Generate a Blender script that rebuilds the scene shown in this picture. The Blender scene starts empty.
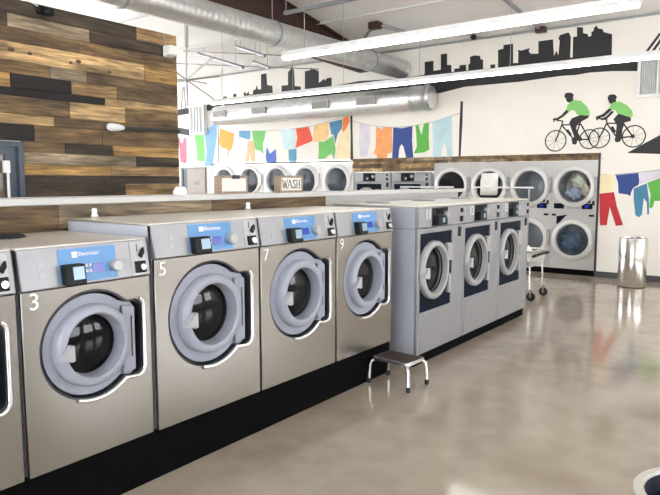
import bpy, bmesh, math, random
from mathutils import Vector, Matrix
from mathutils.geometry import tessellate_polygon
random.seed(7)
PI = math.pi
scene = bpy.context.scene
COL = scene.collection

# ------------------------------------------------------------------ materials
def new_mat(name):
    m = bpy.data.materials.new(name); m.use_nodes = True
    nt = m.node_tree
    b = nt.nodes['Principled BSDF']
    return m, nt, b

def node(nt, kind, **kw):
    n = nt.nodes.new(kind)
    for k, v in kw.items():
        setattr(n, k, v)
    return n

def pbr(name, col, rough=.5, metal=0., var=.06, scale=8., bump=0., stretch=(1, 1, 1), coat=0., emit=None, estr=0., spec=None):
    """plain procedural material: colour with a soft noise variation, optional bump"""
    m, nt, b = new_mat(name)
    tc = node(nt, 'ShaderNodeTexCoord'); mp = node(nt, 'ShaderNodeMapping')
    mp.inputs['Scale'].default_value = stretch
    nz = node(nt, 'ShaderNodeTexNoise'); nz.inputs['Scale'].default_value = scale; nz.inputs['Detail'].default_value = 4
    nt.links.new(tc.outputs['Object'], mp.inputs['Vector']); nt.links.new(mp.outputs['Vector'], nz.inputs['Vector'])
    rp = node(nt, 'ShaderNodeValToRGB')
    rp.color_ramp.elements[0].position = .3; rp.color_ramp.elements[1].position = .7
    rp.color_ramp.elements[0].color = tuple(max(0, c * (1 - var)) for c in col) + (1,)
    rp.color_ramp.elements[1].color = tuple(min(1, c * (1 + var)) for c in col) + (1,)
    nt.links.new(nz.outputs['Fac'], rp.inputs['Fac']); nt.links.new(rp.outputs['Color'], b.inputs['Base Color'])
    b.inputs['Roughness'].default_value = rough; b.inputs['Metallic'].default_value = metal
    b.inputs['Coat Weight'].default_value = coat
    if spec is not None: b.inputs['Specular IOR Level'].default_value = spec
    if bump:
        bp = node(nt, 'ShaderNodeBump'); bp.inputs['Strength'].default_value = bump; bp.inputs['Distance'].default_value = .01
        nt.links.new(nz.outputs['Fac'], bp.inputs['Height']); nt.links.new(bp.outputs['Normal'], b.inputs['Normal'])
    if emit:
        b.inputs['Emission Color'].default_value = tuple(emit) + (1,); b.inputs['Emission Strength'].default_value = estr
    return m

def glass_mat(name, tint, alpha, rough=.04):
    """dark or tinted door glass: a glossy coat over a partly clear pane"""
    m, nt, b = new_mat(name)
    b.inputs['Base Color'].default_value = tuple(tint) + (1,); b.inputs['Roughness'].default_value = rough
    b.inputs['Alpha'].default_value = alpha; b.inputs['Specular IOR Level'].default_value = .35
    return m

def wood_mat(name, base=None, attr='plank', grain=.5):
    """reclaimed boards: colour of each board from its attribute, stretched-noise grain, knots and nail stains"""
    m, nt, b = new_mat(name)
    tc = node(nt, 'ShaderNodeTexCoord')
    mp = node(nt, 'ShaderNodeMapping'); mp.inputs['Scale'].default_value = (12, .9, 12)
    mp2 = node(nt, 'ShaderNodeMapping'); mp2.inputs['Scale'].default_value = (5, 1.1, 6)
    n1 = node(nt, 'ShaderNodeTexNoise'); n1.inputs['Scale'].default_value = 4; n1.inputs['Detail'].default_value = 6; n1.inputs['Distortion'].default_value = .6
    n2 = node(nt, 'ShaderNodeTexNoise'); n2.inputs['Scale'].default_value = 1.6; n2.inputs['Detail'].default_value = 5
    for mpx, n in ((mp, n1), (mp2, n2)):
        nt.links.new(tc.outputs['Object'], mpx.inputs['Vector']); nt.links.new(mpx.outputs['Vector'], n.inputs['Vector'])
    at = node(nt, 'ShaderNodeAttribute', attribute_name=attr)
    r1 = node(nt, 'ShaderNodeMapRange'); r1.inputs['From Min'].default_value = .3; r1.inputs['From Max'].default_value = .7
    r1.inputs['To Min'].default_value = 1 - grain; r1.inputs['To Max'].default_value = 1 + grain
    r2 = node(nt, 'ShaderNodeMapRange'); r2.inputs['From Min'].default_value = .3; r2.inputs['From Max'].default_value = .65
    r2.inputs['To Min'].default_value = .30; r2.inputs['To Max'].default_value = 1.3
    nt.links.new(n1.outputs['Fac'], r1.inputs['Value']); nt.links.new(n2.outputs['Fac'], r2.inputs['Value'])
    mu = node(nt, 'ShaderNodeMath', operation='MULTIPLY')
    nt.links.new(r1.outputs['Result'], mu.inputs[0]); nt.links.new(r2.outputs['Result'], mu.inputs[1])
    vm = node(nt, 'ShaderNodeVectorMath', operation='SCALE')
    nt.links.new(at.outputs['Color'], vm.inputs[0]); nt.links.new(mu.outputs['Value'], vm.inputs['Scale'])
    nt.links.new(vm.outputs['Vector'], b.inputs['Base Color'])
    b.inputs['Roughness'].default_value = .7
    bp = node(nt, 'ShaderNodeBump'); bp.inputs['Strength'].default_value = .3; bp.inputs['Distance'].default_value = .01
    nt.links.new(n1.outputs['Fac'], bp.inputs['Height']); nt.links.new(bp.outputs['Normal'], b.inputs['Normal'])
    return m

def steel_mat(name, col, rough, stretch, var=.07):
    """brushed stainless: noise stretched along the brushing drives tint, roughness and bump"""
    m, nt, b = new_mat(name)
    tc = node(nt, 'ShaderNodeTexCoord'); mp = node(nt, 'ShaderNodeMapping'); mp.inputs['Scale'].default_value = stretch
    nz = node(nt, 'ShaderNodeTexNoise'); nz.inputs['Scale'].default_value = 6; nz.inputs['Detail'].default_value = 5
    nt.links.new(tc.outputs['Object'], mp.inputs['Vector']); nt.links.new(mp.outputs['Vector'], nz.inputs['Vector'])
    rp = node(nt, 'ShaderNodeValToRGB')
    rp.color_ramp.elements[0].position = .3; rp.color_ramp.elements[1].position = .7
    rp.color_ramp.elements[0].color = tuple(c * (1 - var) for c in col) + (1,)
    rp.color_ramp.elements[1].color = tuple(min(1, c * (1 + var)) for c in col) + (1,)
    nt.links.new(nz.outputs['Fac'], rp.inputs['Fac']); nt.links.new(rp.outputs['Color'], b.inputs['Base Color'])
    mr = node(nt, 'ShaderNodeMapRange'); mr.inputs['To Min'].default_value = rough * .96; mr.inputs['To Max'].default_value = rough * 1.04
    nt.links.new(nz.outputs['Fac'], mr.inputs['Value']); nt.links.new(mr.outputs['Result'], b.inputs['Roughness'])
    b.inputs['Metallic'].default_value = 1
    return m

def floor_mat():
    """polished, stained concrete: cloudy tan mottling, fine speckle, wet-looking sheen"""
    m, nt, b = new_mat('polished_concrete')
    tc = node(nt, 'ShaderNodeTexCoord')
    n1 = node(nt, 'ShaderNodeTexNoise'); n1.inputs['Scale'].default_value = .8; n1.inputs['Detail'].default_value = 7; n1.inputs['Roughness'].default_value = .62
    n2 = node(nt, 'ShaderNodeTexNoise'); n2.inputs['Scale'].default_value = 5; n2.inputs['Detail'].default_value = 6
    n3 = node(nt, 'ShaderNodeTexNoise'); n3.inputs['Scale'].default_value = .5; n3.inputs['Detail'].default_value = 3
    for n in (n1, n2, n3): nt.links.new(tc.outputs['Object'], n.inputs['Vector'])
    rp = node(nt, 'ShaderNodeValToRGB')
    e = rp.color_ramp.elements
    e[0].position = .28; e[0].color = (.25, .20, .15, 1)
    e[1].position = .72; e[1].color = (.47, .40, .32, 1)
    k = e.new(.5); k.color = (.38, .315, .25, 1)
    mx = node(nt, 'ShaderNodeMix', data_type='FLOAT'); mx.inputs[0].default_value = .35
    nt.links.new(n1.outputs['Fac'], mx.inputs[2]); nt.links.new(n2.outputs['Fac'], mx.inputs[3])
    nt.links.new(mx.outputs[0], rp.inputs['Fac']); nt.links.new(rp.outputs['Color'], b.inputs['Base Color'])
    mr = node(nt, 'ShaderNodeMapRange'); mr.inputs['To Min'].default_value = .06; mr.inputs['To Max'].default_value = .15
    nt.links.new(n3.outputs['Fac'], mr.inputs['Value']); nt.links.new(mr.outputs['Result'], b.inputs['Roughness'])
    b.inputs['Specular IOR Level'].default_value = .65
    bp = node(nt, 'ShaderNodeBump'); bp.inputs['Strength'].default_value = .04; bp.inputs['Distance'].default_value = .01
    nt.links.new(n2.outputs['Fac'], bp.inputs['Height']); nt.links.new(bp.outputs['Normal'], b.inputs['Normal'])
    return m

def duct_mat(name, axis):
    """galvanised spiral duct: fine seams wound round the tube"""
    m, nt, b = new_mat(name)
    tc = node(nt, 'ShaderNodeTexCoord')
    wv = node(nt, 'ShaderNodeTexWave', wave_type='BANDS', bands_direction=axis, wave_profile='SIN'); wv.inputs['Scale'].default_value = 3.2; wv.inputs['Distortion'].default_value = .3
    nt.links.new(tc.outputs['Object'], wv.inputs['Vector'])
    nz = node(nt, 'ShaderNodeTexNoise'); nz.inputs['Scale'].default_value = 14; nt.links.new(tc.outputs['Object'], nz.inputs['Vector'])
    rp = node(nt, 'ShaderNodeValToRGB'); rp.color_ramp.elements[0].color = (.55, .56, .56, 1); rp.color_ramp.elements[1].color = (.78, .79, .79, 1)
    nt.links.new(nz.outputs['Fac'], rp.inputs['Fac']); nt.links.new(rp.outputs['Color'], b.inputs['Base Color'])
    b.inputs['Metallic'].default_value = .85; b.inputs['Roughness'].default_value = .36
    bp = node(nt, 'ShaderNodeBump'); bp.inputs['Strength'].default_value = .35; bp.inputs['Distance'].default_value = .01
    nt.links.new(wv.outputs['Fac'], bp.inputs['Height']); nt.links.new(bp.outputs['Normal'], b.inputs['Normal'])
    return m

M = dict(
    wall=pbr('white_wall_paint', (.84, .80, .735), .6, var=.02, scale=3, bump=.05),
    ceiling=pbr('white_roof_insulation', (.78, .76, .74), .7, var=.06, scale=1.3, bump=.35, stretch=(.35, 1.2, 1)),
    floor=floor_mat(),
    wood=wood_mat('reclaimed_boards'),
    steel=steel_mat('brushed_stainless', (.33, .31, .285), .26, (1, 1, 14), var=.02),
    lid=steel_mat('pale_steel_lid', (.86, .83, .77), .36, (20, 1, 1), var=.03),
    can=steel_mat('brushed_can_steel', (.66, .64, .61), .22, (30, 30, .6), var=.2),
    chrome=pbr('chrome', (.85, .85, .85), .1, 1, var=.02),
    side=pbr('lavender_grey_enamel', (.40, .415, .48), .35, 0, var=.03),
    panel=pbr('grey_control_panel', (.33, .33, .345), .4, .35, var=.04),
    greyside=pbr('grey_cabinet_enamel', (.30, .30, .315), .33, .3, var=.04),
    doorgrey=pbr('grey_door_plastic', (.33, .35, .42), .35, 0, var=.04),
    doorpale=pbr('pale_grey_door_plastic', (.37, .37, .375), .35, 0, var=.04),
    white=pbr('white_plastic', (.82, .82, .82), .35, var=.02),
    whitepaint=pbr('white_enamel', (.80, .80, .80), .35, var=.02),
    number=pbr('white_number_vinyl', (.92, .91, .88), .4, var=.02),
    black=pbr('black_base_paint', (.003, .003, .0035), .75, var=.2, spec=.05),
    tubcream=pbr('cream_tub_plastic', (.55, .53, .47), .4, var=.03),
    catch=pbr('light_grey_catch', (.42, .43, .46), .4, var=.03),
    dryergrey=pbr('light_grey_dryer_enamel', (.52, .51, .50), .35, .2, var=.04),
    dryerring=pbr('pale_dryer_ring', (.66, .65, .64), .3, .1, var=.03),
    glassclear=glass_mat('clear_dryer_glass', (.05, .055, .06), .18),
    dark=pbr('black_plastic', (.010, .011, .013), .5, var=.2, spec=.2),
    recess_shade=pbr('painted_recess_shade', (.035, .04, .05), .4, var=.2),  # grey plastic well coloured near-black to paint in its shade
    drum=pbr('drum_steel', (.30, .30, .31), .3, .9, var=.15, scale=30),
    blue=pbr('sky_blue_overlay', (.10, .29, .60), .35, var=.05),
    navy=pbr('navy_front_panel', (.002, .0065, .019), .5, var=.15, spec=.08),
    lcd=pbr('blue_display', (.01, .02, .22), .15, emit=(.01, .03, .4), estr=.25),
    lcdlit=pbr('lit_reader_screen', (.22, .33, .42), .15, emit=(.3, .5, .7), estr=.12),
    glass=glass_mat('dark_door_glass', (.006, .0065, .008), .8),
    glassblue=glass_mat('bluish_door_glass', (.10, .13, .17), .45),
    silver=pbr('silver_trim', (.40, .40, .41), .4, .3, var=.05),
    rubber=pbr('black_rubber', (.015, .015, .015), .6, var=.2),
    tread=pbr('dark_ribbed_tread', (.05, .035, .03), .55, var=.2, scale=60),
    alum=pbr('polished_aluminium_tube', (.78, .78, .78), .22, .9, var=.03),
    rafter=pbr('red_oxide_steel', (.045, .018, .014), .55, var=.15),
    galv=pbr('galvanised_channel', (.36, .37, .39), .45, .6, var=.08),
    rod=pbr('brown_steel_rod', (.25, .20, .16), .5, .3, var=.1),
    wire=pbr('grey_wire', (.40, .40, .40), .5, .3, var=.05),
    duct_long=duct_mat('galvanised_duct_lengthwise', 'Y'),
    duct_cross=duct_mat('galvanised_duct_crosswise', 'X'),
    grille=pbr('grey_register_grille', (.32, .31, .28), .5, var=.1),
    lamp=pbr('lit_led_diffuser', (.95, .95, .95), .4, emit=(1, .97, .92), estr=5.5),
    capwhite=pbr('white_ledge_cap', (.56, .555, .54), .45, var=.03),
    navyframe=pbr('slate_door_frame', (.055, .075, .105), .45, var=.1),
    doorglass=glass_mat('door_glass_painted_reflection', (.13, .085, .05), .75, .1),  # brown tint paints in the boards reflected in the pane
    beige=pbr('beige_door_paint', (.30, .25, .22), .5, var=.05),
    trimdark=pbr('dark_trim', (.03, .03, .03), .5, var=.1),
    base=pbr('charcoal_vinyl_base', (.06, .06, .065), .5, var=.1),
    signwood=pbr('weathered_frame_wood', (.33, .24, .17), .65, var=.3, scale=20, stretch=(1, 1, 6)),
    paper=pbr('cream_sign_board', (.80, .77, .72), .5, var=.02),
    ink=pbr('black_ink', (.02, .02, .02), .5, var=.1),
    mblack=pbr('black_mural_paint', (.013, .013, .015), .55, var=.15),
    mgrey=pbr('grey_mural_paint', (.22, .22, .22), .6, var=.1),
    mgreen=pbr('lime_mural_paint', (.22, .55, .15), .6, var=.05),
    cloth_white=pbr('white_terry', (.78, .79, .76), .9, var=.1, scale=30, bump=.4),
    cloth_green=pbr('pale_green_cloth', (.68, .74, .62), .9, var=.12, scale=20, bump=.4),
    cloth_blue=pbr('pale_blue_cloth', (.42, .50, .66), .9, var=.15, scale=20, bump=.4),
    cloth_cream=pbr('cream_cloth', (.74, .68, .58), .9, var=.12, scale=20, bump=.4),
    cloth_navy=pbr('blue_denim_cloth', (.08, .12, .30), .9, var=.4, scale=9, bump=.4),
    wash=pbr('stirred_blue_laundry', (.07, .20, .38), .5, var=.6, scale=5),
    liner=pbr('dark_bin_liner', (.03, .034, .05), .3, var=.3, scale=12, bump=.5),
)
MURAL = dict(pink=(.72, .13, .20), green=(.16, .52, .12), sky=(.17, .36, .66), amber=(.86, .36, .04), teal=(.10, .32, .50), peach=(.90, .48, .26),
             blue=(.07, .15, .55), paleblue=(.62, .78, .80), red=(.78, .07, .03), tan=(.85, .55, .25), steelblue=(.06, .22, .36), orange=(.85, .24, .03),
             cream=(.88, .74, .45), lilac=(.66, .63, .70), peachorange=(.86, .35, .12), navyblue=(.02, .055, .24), green2=(.10, .42, .06),
             paleblue2=(.48, .66, .70), cream2=(.86, .76, .48), crimson=(.52, .02, .03))
for k_, v_ in MURAL.items():
    M['mural_' + k_] = pbr('mural_paint_' + k_, v_, .6, var=.08, scale=6)

# ------------------------------------------------------------------ mesh builder
class MB:
    def __init__(s): s.v = []; s.f = []; s.c = []
    def add(s, vs, fs, col=None):
        o = len(s.v); s.v += [tuple(p) for p in vs]; s.f += [tuple(i + o for i in f) for f in fs]; s.c += [col] * len(fs); return s
    def box(s, x0, x1, y0, y1, z0, z1, col=None):
        v = [(x0, y0, z0), (x1, y0, z0), (x1, y1, z0), (x0, y1, z0), (x0, y0, z1), (x1, y0, z1), (x1, y1, z1), (x0, y1, z1)]
        return s.add(v, [(3, 2, 1, 0), (4, 5, 6, 7), (0, 1, 5, 4), (1, 2, 6, 5), (2, 3, 7, 6), (3, 0, 4, 7)], col)
    def prism(s, loops, d0, d1, plane='xz', col=None):
        """a plate: first loop is the outline, the rest are holes; extruded from d0 to d1 along the third axis"""
        if not isinstance(loops[0][0], (tuple, list)): loops = [loops]
        def P(a, b, d): return {'xz': (a, d, b), 'yz': (d, a, b), 'xy': (a, b, d)}[plane]
        flat = [p for l in loops for p in l]
        tris = tessellate_polygon([[Vector((a, b, 0)) for a, b in l] for l in loops])
        n = len(flat)
        vs = [P(a, b, d0) for a, b in flat] + [P(a, b, d1) for a, b in flat]
        fs = [tuple(t) for t in tris] + [tuple(i + n for i in reversed(t)) for t in tris]
        o = 0
        for l in loops:
            k = len(l)
            for i in range(k):
                a, b = o + i, o + (i + 1) % k
                fs.append((a, b, b + n, a + n))
            o += k
        return s.add(vs, fs, col)
    def lathe(s, prof, c, axis='y', seg=48, close=False):
        """prof: list of (radius, position along axis)"""
        vs = []; fs = []; n = len(prof)
        for i in range(seg):
            t = 2 * PI * i / seg; ca, sa = math.cos(t), math.sin(t)
            for r, h in prof:
                p = {'y': (r * ca, h, r * sa), 'z': (r * ca, r * sa, h), 'x': (h, r * ca, r * sa)}[axis]
                vs.append((p[0] + c[0], p[1] + c[1], p[2] + c[2]))
        for i in range(seg):
            j = (i + 1) % seg
            for k in range(n - 1 if not close else n):
                l = (k + 1) % n
                fs.append((i * n + k, j * n + k, j * n + l, i * n + l))
        return s.add(vs, fs)
    def tube(s, pts, r, seg=8, closed=False):
        pts = [Vector(p) for p in pts]; n = len(pts); vs = []; fs = []
        up = None
        for i, p in enumerate(pts):
            a = pts[i - 1] if (i > 0 or closed) else p; b = pts[(i + 1) % n] if (i < n - 1 or closed) else p
            t = (b - a).normalized()
            if up is None:
                up = Vector((0, 0, 1)) if abs(t.z) < .9 else Vector((1, 0, 0))
            u = t.cross(up).normalized(); w = u.cross(t).normalized(); up = w
            for k in range(seg):
                q = 2 * PI * k / seg; vs.append(p + u * (r * math.cos(q)) + w * (r * math.sin(q)))
        m_ = n if closed else n - 1
        for i in range(m_):
            j = (i + 1) % n
            for k in range(seg):
                l = (k + 1) % seg; fs.append((i * seg + k, i * seg + l, j * seg + l, j * seg + k))
        if not closed:
            fs.append(tuple(range(seg))); fs.append(tuple((n - 1) * seg + k for k in reversed(range(seg))))
        return s.add(vs, fs)
    def ball(s, c, rx, ry=None, rz=None, seg=20, rings=12):
        ry = ry or rx; rz = rz or rx
        vs = []; fs = []
        for i in range(rings + 1):
            a = PI * i / rings
            for k in range(seg):
                t = 2 * PI * k / seg
                vs.append((c[0] + rx * math.sin(a) * math.cos(t), c[1] + ry * math.sin(a) * math.sin(t), c[2] + rz * math.cos(a)))
        for i in range(rings):
            for k in range(seg):
                l = (k + 1) % seg; fs.append((i * seg + k, i * seg + l, (i + 1) * seg + l, (i + 1) * seg + k))
        return s.add(vs, fs)
    def shear(s, z0, z1, dy):
        s.v = [(x, y + dy * (z - z0) / (z1 - z0), z) for x, y, z in s.v]; return s
    def build(s, name, mat, parent=None, bevel=0., smooth=True, loc=None):
        me = bpy.data.meshes.new(name)
        me.from_pydata(s.v, [], s.f)
        if any(c is not None for c in s.c):
            ca = me.color_attributes.new('plank', 'FLOAT_COLOR', 'CORNER')
            i = 0
            for p, c in zip(me.polygons, s.c):
                for _ in p.loop_indices:
                    ca.data[i].color = tuple(c) + (1,); i += 1
        bm = bmesh.new(); bm.from_mesh(me)
        bmesh.ops.remove_doubles(bm, verts=bm.verts, dist=1e-6)
        bmesh.ops.recalc_face_normals(bm, faces=bm.faces); bm.to_mesh(me); bm.free()
        if smooth:
            me.polygons.foreach_set('use_smooth', [True] * len(me.polygons)); me.set_sharp_from_angle(angle=math.radians(38))
        me.materials.append(M[mat] if isinstance(mat, str) else mat)
        o = bpy.data.objects.new(name, me); COL.objects.link(o)
        if parent: o.parent = parent
        if loc: o.location = loc
        if bevel:
            b = o.modifiers.new('bevel', 'BEVEL'); b.width = bevel; b.segments = 2; b.limit_method = 'ANGLE'; b.angle_limit = math.radians(50)
        return o

def circ(cx, cz, r, n=48, a0=0., a1=2 * PI, end=False):
    k = n if not end else n - 1
    return [(cx + r * math.cos(a0 + (a1 - a0) * i / k), cz + r * math.sin(a0 + (a1 - a0) * i / k)) for i in range(n)]

def rrect(x0, x1, z0, z1, r, n=5):
    out = []
    for cx, cz, a in ((x1 - r, z1 - r, 0), (x0 + r, z1 - r, PI / 2), (x0 + r, z0 + r, PI), (x1 - r, z0 + r, 1.5 * PI)):
        out += [(cx + r * math.cos(a + PI / 2 * i / n), cz + r * math.sin(a + PI / 2 * i / n)) for i in range(n + 1)]
    return out

def tag(o, label=None, cat=None, group=None, kind=None):
    if label: o['label'] = label
    if cat: o['category'] = cat
    if group: o['group'] = group
    if kind: o['kind'] = kind
    return o

def thing(name, label, cat, loc=(0, 0, 0), rotz=0., group=None):
    o = bpy.data.objects.new(name, None); COL.objects.link(o)
    o.location = loc; o.rotation_euler = (0, 0, rotz); o.empty_display_size = .1
    return tag(o, label, cat, group)

def struct(o): o['kind'] = 'structure'; return o

def text_mb(txt, size, x, z, y, depth=.002, align='CENTER', sx=1.):
    """lettering as a solid mesh standing in the local xz plane, facing -y"""
    cu = bpy.data.curves.new('lettering', 'FONT'); cu.body = txt; cu.size = size; cu.align_x = align; cu.align_y = 'CENTER'; cu.extrude = depth / 2; cu.resolution_u = 4
    ob = bpy.data.objects.new('lettering', cu); COL.objects.link(ob)
    dg = bpy.context.evaluated_depsgraph_get()
    me = ob.evaluated_get(dg).to_mesh()
    mb = MB(); mb.add([(x + v.co.x * sx, y - v.co.z, z + v.co.y) for v in me.vertices], [tuple(p.vertices) for p in me.polygons])
    ob.evaluated_get(dg).to_mesh_clear()
    bpy.data.objects.remove(ob); bpy.data.curves.remove(cu)
    return mb

# ------------------------------------------------------------------ outlines of the wall paintings, metres on the wall
SKY = [[(-11.491,3.589),(-11.49,3.65),(-11.365,3.65),(-11.366,3.589)],[(-11.148,3.583),(-11.146,3.683),(-11.046,3.685),(-11.048,3.585)],[(-10.794,3.521),(-10.791,3.694),(-10.735,3.699),(-10.722,3.639),(-10.631,3.706),(-10.618,3.631),(-10.495,3.631),(-10.493,3.719),(-10.404,3.735),(-10.376,3.83),(-10.337,3.73),(-10.236,3.721),(-10.231,4.058),(-10.065,4.066),(-10.042,3.801),(-9.886,3.772),(-9.875,3.595),(-9.605,3.606),(-9.603,3.748),(-9.414,3.745),(-9.411,4.024),(-9.336,4.086),(-9.298,4.184),(-9.238,4.053),(-9.216,3.704),(-9.045,3.68),(-9.034,3.573),(-9.034,3.481)],[(-8.925,3.519),(-8.923,3.998),(-8.774,4.006),(-8.756,4.062),(-8.697,4.029),(-8.54,3.959),(-8.535,3.712),(-8.396,3.789),(-8.373,3.742),(-8.311,3.794),(-8.192,3.792),(-8.192,3.526)],[(-6.009,3.585),(-5.963,3.659),(-5.967,3.872),(-5.782,3.874),(-5.778,3.687),(-5.621,3.693),(-5.626,3.976),(-5.499,3.979),(-5.494,3.766),(-5.405,3.756),(-5.402,3.628),(-5.345,3.622),(-5.346,3.683),(-5.245,3.679),(-5.236,3.732),(-5.113,3.731),(-5.098,3.528)],[(-5.059,3.54),(-5.064,3.726),(-5.031,3.74),(-5.034,3.86),(-4.953,3.88),(-4.84,3.858),(-4.832,3.798),(-4.78,3.784),(-4.776,3.615),(-4.721,3.604),(-4.72,3.536)],[(-4.636,3.607),(-4.638,3.68),(-4.55,3.677),(-4.548,3.606)],[(-4.492,3.601),(-4.502,3.92),(-4.403,3.932),(-4.405,3.995),(-4.23,3.996),(-4.219,3.664),(-4.129,3.654),(-4.129,3.847),(-4.154,3.879),(-4.07,3.86),(-3.931,3.885),(-3.946,3.826),(-3.907,3.787),(-3.777,3.772),(-3.784,3.979),(-3.536,3.98),(-3.509,3.705),(-3.473,3.789),(-3.437,3.705),(-3.423,3.941),(-3.447,3.985),(-3.422,4.036),(-3.281,4.06),(-3.243,3.985),(-3.243,3.648),(-3.2,3.643),(-3.207,3.972),(-3.143,3.977),(-3.149,4.127),(-3.053,4.106),(-3.05,4.018),(-2.97,3.989),(-2.968,3.949),(-2.917,3.955),(-2.919,4.021),(-2.883,4.03),(-2.885,4.069),(-2.846,4.111),(-2.818,4.06),(-2.748,4.037),(-2.728,3.99),(-2.6,3.939),(-2.59,3.6),(-2.767,3.575)]]
HILL = [(-13.254,3.445),(-12.144,3.496),(-11.535,3.501),(-10.269,3.524),(-9.063,3.562),(-8.234,3.609),(-7.461,3.653),(-6.624,3.615),(-5.848,3.635),(-5.028,3.626),(-4.092,3.599),(-3.405,3.592),(-2.584,3.581),(-2.199,3.529),(-2.19,3.321),(-2.575,3.36),(-2.913,3.37),(-3.151,3.353),(-3.396,3.361),(-4.083,3.33),(-5.12,3.334),(-5.629,3.261),(-6.504,3.255),(-7.711,3.307),(-9.065,3.366),(-10.923,3.339),(-12.149,3.348),(-13.26,3.291)]
ROAD = [(-13.511,3.046),(-12.841,2.936),(-12.349,2.849),(-12.732,2.753),(-13.517,2.89)]
SPIRE = [[(-13.084,3.434),(-12.956,4.033),(-12.925,4.031),(-13.033,3.431)],[(-12.901,3.422),(-12.933,4.031),(-12.902,4.029),(-12.847,3.419)]]
CAR = [(-2.292,2.047),(-2.036,2.196),(-1.829,2.312),(-1.626,2.394),(-1.297,2.482),(-1.27,1.975),(-1.814,2.019)]
CABLE = [[(-2.114,3.588),(-1.919,3.865),(-1.878,3.859),(-2.071,3.583)],[(-2.031,3.578),(-1.85,3.855),(-1.808,3.85),(-1.989,3.573)],[(-1.946,3.568),(-1.767,3.844),(-1.726,3.839),(-1.904,3.563)]]
CYC = [{'head': [(-3.314,3.018),(-3.302,3.061),(-3.262,3.077),(-3.194,3.066),(-3.157,3.033),(-3.169,2.996),(-3.162,2.952),(-3.188,2.921),(-3.236,2.908),(-3.27,2.932),(-3.285,2.977)],'shirt': [(-3.162,2.952),(-3.04,2.923),(-2.949,2.836),(-2.892,2.737),(-2.895,2.67),(-3.058,2.693),(-3.093,2.701),(-3.128,2.766),(-3.183,2.783),(-3.23,2.753),(-3.27,2.795),(-3.254,2.871),(-3.215,2.909)],'limbs': [[(-3.27,2.795),(-3.23,2.753),(-3.315,2.681),(-3.41,2.626),(-3.458,2.628),(-3.487,2.663),(-3.426,2.665),(-3.344,2.711)],[(-3.044,2.692),(-2.895,2.67),(-2.922,2.631),(-3.0,2.594),(-3.079,2.544),(-3.103,2.476),(-3.045,2.364),(-2.997,2.312),(-3.0,2.266),(-3.135,2.271),(-3.177,2.286),(-3.125,2.34),(-3.185,2.494),(-3.215,2.579),(-3.177,2.645)]],'crank': (-3.116,2.251,0.043),'hub': (-2.895,2.289,0.021),'wheels': [(-3.431,2.282,0.183),(-2.882,2.289,0.164)],'lines': [[(-3.431,2.282),(-3.338,2.544)],[(-3.338,2.544),(-3.025,2.541)],[(-3.338,2.544),(-3.122,2.284)],[(-3.027,2.596),(-3.122,2.284)],[(-3.025,2.541),(-2.882,2.289)],[(-3.122,2.284),(-2.882,2.289)],[(-3.338,2.538),(-3.324,2.61),(-3.43,2.627)],[(-3.481,2.652),(-3.463,2.601)],[(-3.246,2.461),(-3.18,2.364)]]},{'head': [(-2.624,2.938),(-2.608,2.979),(-2.564,2.994),(-2.508,2.981),(-2.481,2.942),(-2.497,2.91),(-2.493,2.875),(-2.532,2.841),(-2.582,2.845),(-2.604,2.883)],'shirt': [(-2.533,2.867),(-2.433,2.865),(-2.331,2.806),(-2.248,2.709),(-2.23,2.63),(-2.261,2.605),(-2.399,2.658),(-2.462,2.683),(-2.502,2.739),(-2.553,2.742),(-2.592,2.771),(-2.569,2.836)],'limbs': [[(-2.592,2.771),(-2.553,2.742),(-2.663,2.642),(-2.752,2.621),(-2.792,2.65),(-2.69,2.684)],[(-2.552,2.729),(-2.513,2.713),(-2.623,2.6),(-2.699,2.586),(-2.726,2.608),(-2.637,2.641)],[(-2.449,2.677),(-2.261,2.605),(-2.258,2.553),(-2.319,2.538),(-2.368,2.533),(-2.376,2.441),(-2.382,2.283),(-2.404,2.23),(-2.481,2.26),(-2.473,2.366),(-2.466,2.498),(-2.521,2.594)]],'crank': (-2.443,2.266,0.045),'hub': (-2.222,2.308,0.032),'wheels': [(-2.725,2.302,0.17),(-2.205,2.307,0.178)],'lines': [[(-2.725,2.302),(-2.62,2.533)],[(-2.62,2.533),(-2.355,2.524)],[(-2.62,2.533),(-2.444,2.285)],[(-2.355,2.524),(-2.444,2.285)],[(-2.368,2.52),(-2.222,2.308)],[(-2.444,2.285),(-2.222,2.308)],[(-2.62,2.533),(-2.622,2.597),(-2.765,2.622)],[(-2.787,2.644),(-2.764,2.589)],[(-2.541,2.476),(-2.486,2.383)]]}]
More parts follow.
